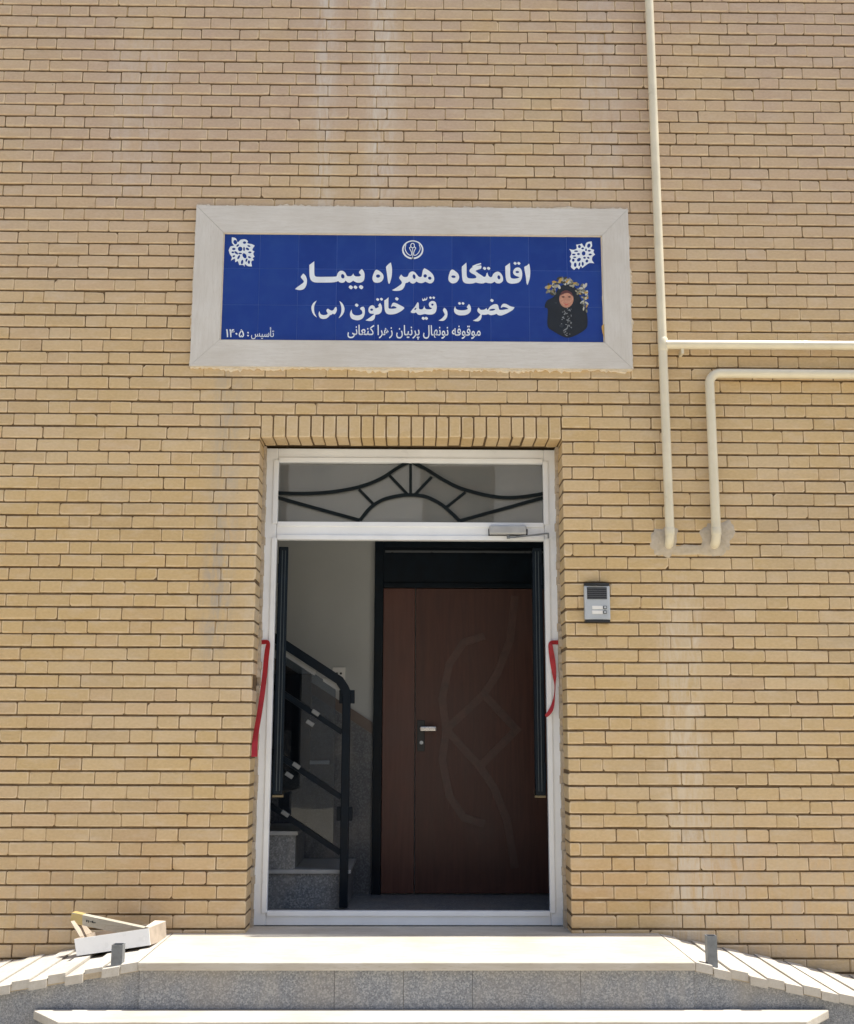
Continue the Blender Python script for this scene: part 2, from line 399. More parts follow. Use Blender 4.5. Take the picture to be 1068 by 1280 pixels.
# cement patches where the two pipes enter the wall, and smears of cement on the courses beside them
def blob(px, py, wpx, hpx, th, mat, name='cement_patch', seed=0):
    q = random.Random(seed); c = at(px, py, 0); rx, rz = wpx/2/262, hpx/2/262; b = MB(); n = 40
    rings = [(1.0, 0.002), (.88, -th*.6), (.6, -th), (.25, -th*1.15)]
    ph = [q.uniform(0, 6.28) for _ in range(5)]; vs = []
    for (rr, y) in rings:
        for i in range(n):
            t = 2*math.pi*i/n; k_ = 1+.13*math.sin(2*t+ph[0])+.09*math.sin(3*t+ph[1])+.07*math.sin(7*t+ph[2])+.05*math.sin(13*t+ph[3])
            ex = abs(math.cos(t))**.7*math.copysign(1, math.cos(t)); ez = abs(math.sin(t))**.7*math.copysign(1, math.sin(t))
            vs.append((c.x+rx*rr*k_*ex, y+q.gauss(0, .0006), c.z+rz*rr*k_*ez))
    fs = [(r*n+i, r*n+(i+1) % n, (r+1)*n+(i+1) % n, (r+1)*n+i) for r in range(3) for i in range(n)]+[tuple(range(3*n, 4*n))]
    b.add(vs, fs, True); return b.build(name, mat, bld)
blob(831, 676, 32, 44, .008, PATCH, seed=1)
blob(897, 672, 44, 42, .008, PATCH, seed=2)
blob(866, 688, 72, 15, .004, mortar_material('brick_cement', (.50, .42, .30), (.58, .5, .38)), 'cement_smear', seed=3)

# hallway behind the doorway
BY = 1.37; HX0, HX1, HZ1 = -2.3, 1.5, 2.95
hw = MB()
hw.box((HX0, BY, -.3), (HX1, BY+.15, HZ1)); hw.box((HX0-.15, .301, -.3), (HX0-.001, BY+.15, HZ1)); hw.box((HX1+.001, .301, -.3), (HX1+.15, BY+.15, HZ1))
hw.build('hallway_wall', PLASTER, bld)
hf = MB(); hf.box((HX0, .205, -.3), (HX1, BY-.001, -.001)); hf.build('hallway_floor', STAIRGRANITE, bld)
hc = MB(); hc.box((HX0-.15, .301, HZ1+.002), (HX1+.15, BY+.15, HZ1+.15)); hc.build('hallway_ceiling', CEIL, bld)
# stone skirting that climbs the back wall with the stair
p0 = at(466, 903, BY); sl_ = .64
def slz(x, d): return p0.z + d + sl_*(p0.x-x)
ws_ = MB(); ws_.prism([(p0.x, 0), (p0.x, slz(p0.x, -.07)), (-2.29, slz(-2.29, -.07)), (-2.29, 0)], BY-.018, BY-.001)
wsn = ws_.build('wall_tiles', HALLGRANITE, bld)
wb_ = MB(); wb_.prism([(p0.x, slz(p0.x, -.069)), (p0.x, p0.z), (-2.29, slz(-2.29, 0)), (-2.29, slz(-2.29, -.069))], BY-.022, BY-.001)
wb_.build('skirting_cap', simple('brown_stone', (.13, .10, .085), .5), bld)

# the plastered building across the street, mirrored in the transom glass
opp = thing('street_building', 'plastered building across the street, seen only as a dim reflection in the transom', 'building', (0, -17, ZB))
OY = -17
b = MB(); wx = [(-12.85+4.2*i) for i in range(7)]
rows = [(1.0, 2.6), (4.7, 6.35), (8.2, 9.6)]; zc = ZB
for (z0, z1) in rows+[(10.6, 10.6)]:
    b.box((-16, OY-.4, zc), (16, OY, z0-.0005)) 
    if z1 > z0:
        xs_ = [-16]+[q for x in wx for q in (x+.45-.0, x+1.95)]+[16]
        for i in range(0, len(xs_), 2): b.box((xs_[i], OY-.4, z0), (xs_[i+1], OY, z1))
    zc = z1
b.build('wall', simple('grey_render', (.56, .54, .51), .9, var=.08, scale=1.5), opp)
BRWF = simple('brown_window_paint', (.10, .06, .045), .5)
for (z0, z1) in rows:
    for x in wx:
        b = MB(); x0, x1 = x+.452, x+1.948
        for q in (((x0, z0+.002), (x0+.09, z1-.002)), ((x1-.09, z0+.002), (x1, z1-.002)), ((x0+.7, z0+.1), (x0+.79, z1-.1)), ((x0+.091, z0+.002), (x1-.091, z0+.09)), ((x0+.091, z1-.09), (x1-.091, z1-.002)), ((x0+.091, z1-.5), (x0+.699, z1-.44)), ((x0+.791, z1-.5), (x1-.091, z1-.44))):
            b.box((q[0][0], OY-.2, q[0][1]), (q[1][0], OY-.12, q[1][1]))
        wf = b.build('window', BRWF, opp)
        b = MB(); b.box((x0+.05, OY-.18, z0+.05), (x1-.05, OY-.165, z1-.05)); b.build('pane', simple('dim_window', (.05, .045, .042), .15), wf)

# ------------------------------------------------------------------ door frame with transom
FY = .20
FX0, FX1, FZ0, FZ1 = -.7535, .7535, .003, 2.362
TB0, TB1 = at(514, 674, FY).z, at(514, 654, FY).z          # transom bar
mw = .066
ed = thing('entrance_door', 'white metal entrance door frame with a sunburst transom, its narrow dark leaves folded inside', 'door', (0, FY, 0))
f = MB()
f.box((FX0, FY, FZ0), (FX0+mw, FY+.07, FZ1), .004); f.box((FX1-mw, FY, FZ0), (FX1, FY+.07, FZ1), .004)
f.box((FX0+mw+.0005, FY+.0015, FZ1-.068), (FX1-mw-.0005, FY+.068, FZ1), .004)
f.box((FX0+mw+.0005, FY+.0015, TB0), (FX1-mw-.0005, FY+.068, TB1), .004)
f.box((FX0+mw+.0005, FY+.0015, FZ0), (FX1-mw-.0005, FY+.068, FZ0+.062), .004)
f.build('frame', WHITE, ed)
bd = MB()                                                    # raised beads along the inner edges
for (z0, z1) in ((FZ0+.063, TB0-.001), (TB1+.001, FZ1-.069)):
    bd.box((FX0+mw-.022, FY-.007, z0-.006), (FX0+mw+.004, FY+.03, z1+.006), .003); bd.box((FX1-mw-.004, FY-.007, z0-.006), (FX1-mw+.022, FY+.03, z1+.006), .003)
    bd.box((FX0+mw+.0045, FY-.0065, z1-.004), (FX1-mw-.0045, FY+.03, z1+.020), .003); bd.box((FX0+mw+.0045, FY-.0065, z0-.020), (FX1-mw-.0045, FY+.03, z0+.004), .003)
bd.build('bead', WHITE, ed)
gp = MB(); gp.box((FX0+mw-.002, FY+.034, TB1-.002), (FX1-mw+.002, FY+.040, FZ1-.066)); gp.build('transom_pane', GLASS, ed)
# sunburst grille
def c4(x, y): v = at(310+x/2.605, 500+y/2.605, FY+.018); return v
sb = MB()
def cr(pts, n=6, closed=False):
    """Catmull-Rom resampling; a point given with a third item is a corner"""
    P = pts; m = len(P); out = []
    for i in range(m if closed else m-1):
        p1, p2 = P[i], P[(i+1) % m]
        p0 = P[(i-1) % m] if (closed or i) else p1; p3 = P[(i+2) % m] if (closed or i < m-2) else p2
        if len(p1) > 2: p0 = p1
        if len(p2) > 2: p3 = p2
        for k in range(n):
            t = k/n
            out.append(tuple(.5*((2*p1[q])+(-p0[q]+p2[q])*t+(2*p0[q]-5*p1[q]+4*p2[q]-p3[q])*t*t+(-p0[q]+3*p1[q]-3*p2[q]+p3[q])*t**3) for q in (0, 1)))
    if not closed: out.append(tuple(P[-1][:2]))
    return out
curves = [[(97, 303), (180, 305), (270, 300), (360, 284), (430, 258), (490, 220), (528, 200)], [(532, 200), (580, 225), (640, 262), (700, 290), (790, 313), (870, 318), (965, 305)],
          [(97, 318), (230, 355), (365, 392)], [(965, 318), (830, 355), (690, 394)], [(365, 392), (400, 350), (440, 325), (490, 312), (530, 309), (580, 315), (630, 340), (665, 370), (690, 394)]]
for i, cv in enumerate(curves): sb.bar([c4(*q)+Vector((0, .0006*i, 0)) for q in cr(cv, 5)], .0168, .016)
for i, (a, b) in enumerate([((530, 203), (530, 306)), ((461, 245), (519, 306)), ((599, 250), (545, 307)), ((362, 291), (413, 343)), ((709, 300), (647, 349))]):
    sb.bar([c4(*a)+Vector((0, .004, 0)), c4(*b)+Vector((0, .004, 0))], .0145, .012)
sb.build('sunburst_grille', BLACKBAR, ed)
# narrow leaves folded back into the hallway: seen almost edge on
for sx in (-1, 1):
    zt = at(350, 684, .30).z; zb = at(345, 996, .32).z; L_ = .52; t = .050
    T = Matrix.Translation((sx*.681, FY+.078, 0)) @ Matrix.Rotation(sx*R(-(6.2 if sx < 0 else 5.4)), 4, 'Z')
    x0, x1 = 0, -sx*t; fr = MB()
    fr.box((x0, 0, zb+.012), (x1, .06, zt), .005, T=T); fr.box((x0, L_-.06, zb+.012), (x1, L_, zt), .005, T=T)
    fr.box((x0-sx*.001, .0605, zt-.055), (x1+sx*.001, L_-.0605, zt), .004, T=T); fr.box((x0-sx*.001, .0605, zb+.012), (x1+sx*.001, L_-.0605, zb+.07), .004, T=T)
    lf = fr.build('door_leaf', DARK, ed)
    for (dx, w_, dy) in ((.017, .0045, .0045), (.033, .0035, .004)):
        b = MB(); b.box((-sx*dx, -dy, zb+.03), (-sx*(dx+w_), -.0002, zt-.02), .0008, T=T); b.build('edge_bead', simple('grey_bead', (.035, .05, .058), .4), lf)
    pn = MB(); pn.box((-sx*.021, .055, zb+.065), (-sx*.027, L_-.055, zt-.05), T=T); pn.build('pane', DARKGLASS, lf)
    bs = MB(); bs.box((x0, -.004, zb), (x1*1.12, L_, zb+.011), .002, T=T); bs.build('bottom_strip', BRASS, lf)
    for z in (zb+.12, zt-.14):
        hg = MB(); hg.tube([(sx*.677, FY+.074, z-.05), (sx*.677, FY+.074, z+.05)], .006, 10); hg.build('hinge', DARK, lf)

# door closer on the transom bar
ca, cb = at(612, 657, FY-.03), at(658, 668, FY-.03)
dc = thing('door_closer', 'silver door closer with a jointed arm on the white transom bar', 'door closer', ((ca.x+cb.x)/2, FY, ca.z))
b = MB(); b.box((ca.x, FY-.042, cb.z), (cb.x, FY-.002, ca.z), .006); b.build('body', SILVER, dc)
b = MB(); b.box((ca.x-.004, FY-.0055, cb.z-.008), (cb.x+.010, FY-.0005, ca.z-.012), .001); b.build('base_plate', BLACK, dc)
b = MB(); q0 = at(636, 669, FY-.03); b.tube([(q0.x, FY-.022, cb.z+.004), (q0.x, FY-.022, cb.z-.020)], .009, 12); b.build('spindle', STEELGREY, dc)
b = MB(); q1 = at(643, 671.5, FY-.03); q2 = at(683, 667, FY-.03); q3 = at(685.5, 673, FY-.02)
b.bar([(q0.x, FY-.025, q1.z), (q1.x, FY-.03, q1.z), (q2.x, FY-.03, q2.z), (q3.x, FY-.03, q2.z), (q3.x, FY-.03, q3.z)], .007, .014); b.build('arm', STEELGREY, dc)

# ------------------------------------------------------------------ hallway door
hd = thing('hallway_door', 'dark brown double wooden door in a black frame at the back of the hallway', 'door', (.2, BY, 0))
Yd = BY-.005
dl = at(467, 900, Yd).x; di = at(478, 900, Yd).x; dm = at(519, 900, Yd).x; dt = at(580, 736, Yd).z; pt_ = at(580, 680, Yd).z
dr = dm+.80
f = MB(); f.box((dl, Yd-.05, 0), (di, Yd, pt_+.02), .003); f.box((dr, Yd-.05, 0), (dr+.07, Yd, pt_+.02), .003)
f.box((di+.0005, Yd-.048, dt), (dr-.0005, Yd, dt+.03), .003); f.box((di+.0005, Yd-.048, pt_-.03), (dr-.0005, Yd, pt_+.018), .003)
f.build('door_frame', DARK, hd)
f = MB(); f.box((di, Yd-.03, dt+.031), (dr, Yd-.012, pt_-.031)); zl = at(560, 690, Yd-.04).z; f.build('top_panel', DARK, hd)
f = MB(); f.box((di+.01, Yd-.054, zl-.006), (dr, Yd-.0485, zl+.006)); f.build('trim_strip', simple('grey_trim', (.10, .11, .12), .3), hd)
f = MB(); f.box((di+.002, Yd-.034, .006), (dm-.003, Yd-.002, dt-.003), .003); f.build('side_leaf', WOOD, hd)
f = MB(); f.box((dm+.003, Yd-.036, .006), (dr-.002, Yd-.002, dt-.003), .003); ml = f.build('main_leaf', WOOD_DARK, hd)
cv = MB()                                                    # carved crossing bands on the big leaf
def dpt(x, y): return at(x, y, Yd-.038)
bands = [[(625, 889.5), (646, 912), (600, 958), (558, 912), (605, 868), (624.5, 889)], [(600, 958), (618, 985), (634, 1025), (644, 1085)], [(605, 868), (622, 842), (638, 800), (644, 745)],
         [(558, 912), (553, 950), (562, 995), (580, 1022), (606, 1030)], [(558, 912), (553, 874), (562, 830), (580, 803), (606, 795)]]
for i, bd_ in enumerate(bands): cv.bar([dpt(*q)-Vector((0, .0004*i, 0)) for q in bd_], .045, .008)
cv.build('inlay', INLAY, ml)
hp = at(535, 911, Yd-.08); b = MB(); b.tube([(hp.x-.035, Yd-.036, hp.z), (hp.x-.035, Yd-.085, hp.z)], .011, 12); b.box((hp.x-.045, Yd-.095, hp.z-.013), (hp.x+.05, Yd-.078, hp.z+.013), .006)
b.build('handle', simple('polished_handle', (.72, .69, .66), .25, .5), ml)
b = MB(); b.box((hp.x-.062, Yd-.042, hp.z-.13), (hp.x-.018, Yd-.0365, hp.z+.05), .002); b.build('lock_plate', BLACK, ml)
b = MB(); b.tube([(hp.x-.037, Yd-.042, hp.z-.080), (hp.x-.037, Yd-.055, hp.z-.080)], .011, 12); b.build('keyhole', ALU, ml)

# ------------------------------------------------------------------ stair and its railing
SY0, SY1 = .78, BY-.025
st = thing('granite_staircase', 'grey granite staircase climbing to the left inside the hallway', 'stairs', (-.36, SY0, 0))
SX = at(438, 1100, SY0).x; rise = at(400, 1087, SY0).z; going = .285
for i in range(5):
    s_ = MB(); x1 = SX-.012-i*going; x0 = HX0+.005
    if i: pass
    s_.box((x0, SY0+.010, rise*i+(.001 if i else 0)), (x1, SY1, rise*(i+1)-.022)); 
    o = s_.build('step', STAIRGRANITE, st)
    tr = MB(); tr.box((x0, SY0-.004, rise*(i+1)-.0215), (x1+.014, SY1, rise*(i+1)), .003); tr.build('tread', simple('pale_tread', (.42, .43, .43), .4), o)
rl = thing('stair_railing', 'black steel stair railing with parallel sloping bars in the doorway', 'railing', (SX-.02, SY0, 0))
RY = SY0-.034
def rp(x, y): return at(x, y, RY)
a, b_ = rp(437, 862), rp(426, 1132)
px = (a.x+b_.x)/2
b = MB(); b.box((px-.022, RY-.022, rise*.0+.01), (px+.022, RY+.022, a.z), .004); b.build('post', DARK, rl)
hA = rp(436, 858); 
def slope(p, x): return Vector((x, RY, p.z+(p.x-x)*.64))
b = MB(); b.bar([Vector((px, RY, a.z-.03)), Vector((px-.001, RY, hA.z-.035)), Vector((px-.012, RY, hA.z-.008)), slope(hA, px-.04), slope(hA, -1.6)], .048, .046); b.build('handrail', DARK, rl)
for y in (918, 1000, 1070):
    p = rp(432, y); b = MB(); b.bar([slope(p, px-.02), slope(p, -1.6)], .028, .024); b.build('rail', DARK, rl)
for (ya, yb, dx) in ((858, 918, .03), (918, 1000, .03), (1000, 1070, .03)):
    pa, pb = rp(432, ya), rp(432, yb); xl_, xr_ = -.70, px-dx-.03; dn, up2 = (.04 if ya == 858 else .02), .02
    b = MB(); b.prism([(xl_, slope(pb, xl_).z+up2), (xr_, slope(pb, xr_).z+up2), (xr_, slope(pa, xr_).z-dn), (xl_, slope(pa, xl_).z-dn)], RY-.003, RY+.003); b.build('infill_panel', INFILL, rl)
b = MB(); p = slope(hA, px-.05)-Vector((0, 0, .047)); 
b.bar([slope(p, px-.03), slope(p, px-.125)], .026, .012); b.bar([slope(p, px-.17), slope(p, px-.42)], .026, .012); b.build('protective_film', simple('pale_film', (.22, .23, .23), .4), rl)
for (x, y) in ((395, 891), (388, 904), (371, 957), (362, 969), (357, 1017)):
    p = rp(x, y); b = MB(); T = Matrix.Translation(p) @ Matrix.Rotation(R(32.6), 4, 'Y')
    b.box((-.022, -.02, -.011), (.022, .02, .011), .003, T=T); b.build('clip', simple('pale_clip', (.24, .25, .25), .4), rl)
for (x, y) in ((434, 871), (431, 1017)):
    p = rp(x, y); b = MB(); b.box((p.x-.042, RY-.012, p.z-.036), (p.x+.042, RY+.012, p.z+.036), .003); b.build('bracket', DARK, rl)
# dark panel on the back wall behind the railing, and a socket
a, b_ = at(342, 842, BY-.06), at(387, 962, BY-.06)
cb_ = thing('dark_wall_panel', 'dark narrow panel on the hallway wall behind the railing', 'cupboard', (a.x, BY, b_.z))
b = MB(); b.box((a.x-.3, BY-.06, b_.z), (b_.x, BY-.024, a.z), .004); b.build('panel_board', simple('dark_panel', (.03, .034, .042), .4), cb_)
p = at(398, 953, BY-.05); b = MB(); b.box((p.x-.06, BY-.045, p.z-.011), (p.x+.065, BY-.024, p.z+.011), .003); tag(b.build('wall_strip', WHITEP), 'short white strip fixed to the hallway tiles behind the railing', 'strip')
a, b_ = at(416, 834, BY), at(432, 850, BY)
sk = thing('power_socket', 'white power socket on the cream hallway wall above the handrail', 'socket', (a.x, BY, b_.z))
b = MB(); b.box((a.x, BY-.012, b_.z), (b_.x, BY-.001, a.z), .003); b.build('cover_plate', WHITEP, sk)
b = MB(); c = (a+b_)/2
for dx in (-.012, .012): b.tube([(c.x+dx, BY-.0125, c.z), (c.x+dx, BY-.016, c.z)], .007, 12)
b.build('pin_hole', BLACK, sk)

# ------------------------------------------------------------------ wall sign
SXA, SXB, SZA, SZB = -1.121, 1.124, 2.733, 3.602
PXA, PXB, PZA, PZB = -.976, .985, 2.871, 3.454
sg = thing('wall_sign', 'blue tiled name sign with white Persian lettering in a pale stone border', 'sign', (0, 0, SZA))
b = MB()
y0, y1 = -.022, .006
b.prism([(SXA, SZB), (SXB, SZB), (PXB, PZB), (PXA, PZB)], y0, y1); b.build('border', FRAMESTONE, sg); b = MB(); b.prism([(SXA, SZA), (SXB, SZA), (PXB, PZA), (PXA, PZA)], y0, y1); b.build('border', FRAMESTONE, sg)
b = MB(); e = .0012
b.prism([(SXA, SZA+e), (SXA, SZB-e), (PXA, PZB-e), (PXA, PZA+e)], y0+.0006, y1); b.build('border', FRAMESTONE_V, sg); b = MB(); b.prism([(SXB, SZA+e), (SXB, SZB-e), (PXB, PZB-e), (PXB, PZA+e)], y0-.0006, y1); b.build('border', FRAMESTONE_V, sg)
for q in (((PXA-.001, PZA-.001), (PXA+.005, PZB+.001)), ((PXB-.005, PZA-.001), (PXB+.001, PZB+.001)), ((PXA+.0055, PZA-.001), (PXB-.0055, PZA+.006)), ((PXA+.0055, PZB-.003), (PXB-.0055, PZB+.001))):
    b = MB(); b.box((q[0][0], -.0125, q[0][1]), (q[1][0], .004, q[1][1]), .0015); b.build('inner_fillet', CREAMMORTAR, sg)
# rough mortar squeezed out around the border
b = MB()
def ragged(p, q, nx, nz, base, amp, inner=.004):
    n = int((Vector(q)-Vector(p)).length/.012); prev = None; ph = rng.uniform(0, 9)
    pts = []
    for i in range(n+1):
        t = i/n; x = p[0]+(q[0]-p[0])*t; z = p[1]+(q[1]-p[1])*t
        w_ = max(.002, base+amp*(math.sin(i*.31+ph)*.5+math.sin(i*.11+ph*2)*.5)+rng.gauss(0, amp*.5)); pts.append((x, z, w_))
    for (a, c) in zip(pts, pts[1:]):
        vs = []
        for (x, z, w_) in (a, c): vs += [(x-nx*inner, -.012, z-nz*inner), (x+nx*w_*.6, -.012+rng.gauss(0, .001), z+nz*w_*.6), (x+nx*w_, .004, z+nz*w_)]
        b.add(vs, [(0, 1, 4, 3), (1, 2, 5, 4)])
ragged((SXA, SZB), (SXB, SZB), 0, 1, .012, .008); ragged((SXA, SZA), (SXB, SZA), 0, -1, .012, .009); ragged((SXB, SZA), (SXB, SZB), 1, 0, .008, .008); ragged((SXA, SZA), (SXA, SZB), -1, 0, .006, .005)
b.build('mortar_edge', CREAMMORTAR, sg, fixn=False)
b = MB(); tw = .1985; PY = -.006
cx_ = [PXA+.002]+[PXA+.19+tw*i for i in range(9)]+[PXB-.002]; cz_ = [PZB-.002, PZB-.190, PZB-.388, PZA+.002]
for i in range(len(cx_)-1):
    for j in range(3):
        dy = rng.gauss(0, .0003); b.box((cx_[i]+.001, PY+dy, cz_[j+1]+.001), (cx_[i+1]-.001, .02, cz_[j]-.001), .0007, rnd=(rng.random(), 0))
pl = b.build('tiled_panel', BLUE, sg)
b = MB(); b.box((PXA+.001, PY+.0008, PZA+.001), (PXB-.001, .024, PZB-.001)); b.build('tile_grout', simple('blue_grout', (.04, .095, .34), .7), sg)

def flat(name, splines, mat, parent, y, th=.0008, n=6):
    """closed outlines (photo pixels on the sign) filled to a thin raised mesh; holes by even-odd filling"""
    cu = bpy.data.curves.new(name, 'CURVE'); cu.dimensions = '2D'; cu.fill_mode = 'FRONT'
    for sp in splines:
        pts = [at(px, py, y) for (px, py) in sp]; k = cu.splines.new('POLY'); k.points.add(len(pts)-1); k.use_cyclic_u = True
        for q, p in zip(k.points, pts): q.co = (p.x, p.z, 0, 1)
    o = bpy.data.objects.new(name, cu); COL.objects.link(o); dg = bpy.context.evaluated_depsgraph_get()
    me = bpy.data.meshes.new_from_object(o.evaluated_get(dg)); bpy.data.objects.remove(o); bpy.data.curves.remove(cu)
    m = MB(); m.add([(v.co.x, y, v.co.y) for v in me.vertices], [tuple(p.vertices) for p in me.polygons]); bpy.data.meshes.remove(me)
    return m
def merge(a, b): a.add(b.v, b.f); return a
def tr(ox, oy, s, pts, n=5): return cr([((ox+p[0]/s), (oy+p[1]/s), *p[2:]) for p in pts], n, True)
def ell(ox, oy, s, cx, cy, rx, ry=None, rot=0, n=18):
    ry = ry or rx; c, d = math.cos(R(rot)), math.sin(R(rot))
    return [(ox+(cx+rx*math.cos(t)*c-ry*math.sin(t)*d)/s, oy+(cy+rx*math.cos(t)*d+ry*math.sin(t)*c)/s) for t in [2*math.pi*i/n for i in range(n)]]
def dia(ox, oy, s, cx, cy, r): return tr(ox, oy, s, [(cx-r*1.05, cy), (cx-r*.2, cy-r), (cx+r*1.05, cy-r*.1), (cx+r*.2, cy+r)], 4)
c = 1
A = (364, 320, 13.35); B = (420, 320, 13.35); C_ = (484, 320, 13.35); D = (550, 320, 8.9); E_ = (384, 368, 13.35); F = (430, 368, 13.35); G = (506, 368, 13.35); H = (564, 368, 12.42)
k = 747.6
L1 = [
 [tr(*A, [(65, 553, c), (110, 515), (165, 475), (205, 445), (213, 420), (190, 390), (163, 350), (185, 315), (205, 290, c), (240, 325), (262, 375), (266, 420), (258, 480), (230, 535), (195, 560), (140, 568)])],
 [tr(*A, [(388, 88, c), (388, 200), (390, 290), (400, 330), (440, 347), (600, 347), (720, 345), (755, 340), (15+k, 335), (30+k, 290), (60+k, 255), (95+k, 245), (130+k, 255), (160+k, 285), (185+k, 330), (220+k, 338), (255+k, 335), (275+k, 318), (292+k, 290, c), (302+k, 318), (325+k, 337), (360+k, 342), (400+k, 338), (418+k, 325), (412+k, 308), (390+k, 285), (390+k, 262), (412+k, 236), (432+k, 216, c), (460+k, 245), (478+k, 290), (480+k, 340), (472+k, 395), (445+k, 430), (400+k, 445), (350+k, 442), (310+k, 425), (290+k, 412), (265+k, 430), (230+k, 445), (190+k, 435), (165+k, 412), (140+k, 438), (100+k, 447), (60+k, 437), (40+k, 418), (15+k, 428), (700, 440), (600, 443), (450, 443), (390, 438), (345, 415), (318, 370), (308, 300), (306, 200), (306, 148, c), (345, 120)]),
  ell(*B, 116, 338, 29, 38, -15)],
 [dia(*B, 250, 522, 33)], [dia(*B, 328, 522, 30)], [dia(*B, 422, 520, 35)],
 [tr(*B, [(655, 245), (680, 228), (720, 245), (760, 275), (788, 310), (797, 355), (780, 405), (745, 435), (690, 447), (640, 435), (613, 395), (615, 340), (632, 290)]), ell(*B, 705, 335, 35, 28)],
 [tr(*B, [(918, 106, c), (934, 180), (938, 250), (930, 350), (905, 440), (888, 467, c), (874, 440), (863, 370), (848, 260), (838, 190), (850, 165), (880, 135)])],
 [tr(*C_, [(85, 568, c), (130, 545), (190, 505), (240, 465), (245, 430), (205, 370), (215, 340), (238, 308, c), (265, 340), (300, 352), (340, 345), (355, 320), (370, 285), (400, 263), (435, 258), (470, 275), (500, 310), (530, 345), (560, 350), (578, 340), (590, 280), (600, 235), (622, 204, c), (660, 220), (720, 262), (765, 310), (787, 365), (780, 415), (750, 450), (710, 457), (670, 442), (640, 430), (600, 448), (560, 452), (520, 442), (490, 427), (465, 450), (430, 460), (395, 447), (375, 427), (340, 445), (310, 455), (295, 500), (265, 550), (220, 575), (160, 582), (110, 578)]), ell(*C_, 452, 345, 24, 40, -12), ell(*C_, 637, 332, 29, 28), ell(*C_, 713, 370, 29, 25, 20)],
 [tr(*D, [(118, 165), (140, 150), (175, 170), (205, 200), (215, 240), (195, 285), (160, 303), (125, 300), (98, 270), (97, 230), (108, 190)]), ell(*D, 152, 230, 24, 14, 8)],
 [tr(*D, [(295, 73, c), (298, 130), (298, 200), (305, 235), (330, 248), (375, 250), (405, 240), (395, 215), (350, 190), (330, 170), (335, 150), (358, 128), (400, 112), (450, 105), (464, 112, c), (458, 140), (430, 150), (400, 165), (420, 185), (465, 215), (490, 232), (510, 225), (520, 195), (530, 183, c), (540, 215), (560, 235), (580, 230), (595, 200), (625, 178), (655, 175), (685, 200), (702, 240), (700, 280), (670, 303), (630, 302), (610, 287), (580, 302), (540, 302), (510, 295), (480, 305), (430, 302), (400, 295), (370, 305), (310, 307), (270, 295), (252, 260), (245, 180), (245, 118, c), (265, 100)]), ell(*D, 657, 237, 16, 23, -10)],
 [tr(*D, [(360, 112, c), (405, 92), (456, 77, c), (461, 91, c), (412, 107), (366, 124, c)])],
 [dia(*D, 498, 138, 18)], [dia(*D, 543, 138, 18)],
 [tr(*D, [(780, 76, c), (783, 130), (783, 200), (790, 240), (820, 252), (860, 248), (885, 238), (870, 230), (835, 215), (815, 185), (825, 150), (850, 130), (885, 130), (908, 155), (917, 200), (910, 250), (885, 290), (840, 305), (790, 307), (752, 290), (735, 250), (730, 180), (728, 115, c), (755, 95)]), ell(*D, 862, 178, 20, 12, 5)],
 [dia(*D, 838, 82, 17)], [dia(*D, 879, 82, 17)],
 [tr(*D, [(993, 83, c), (1003, 130), (1006, 190), (1000, 250), (985, 300), (975, 323, c), (965, 300), (955, 220), (942, 150), (942, 120), (970, 105)])]]
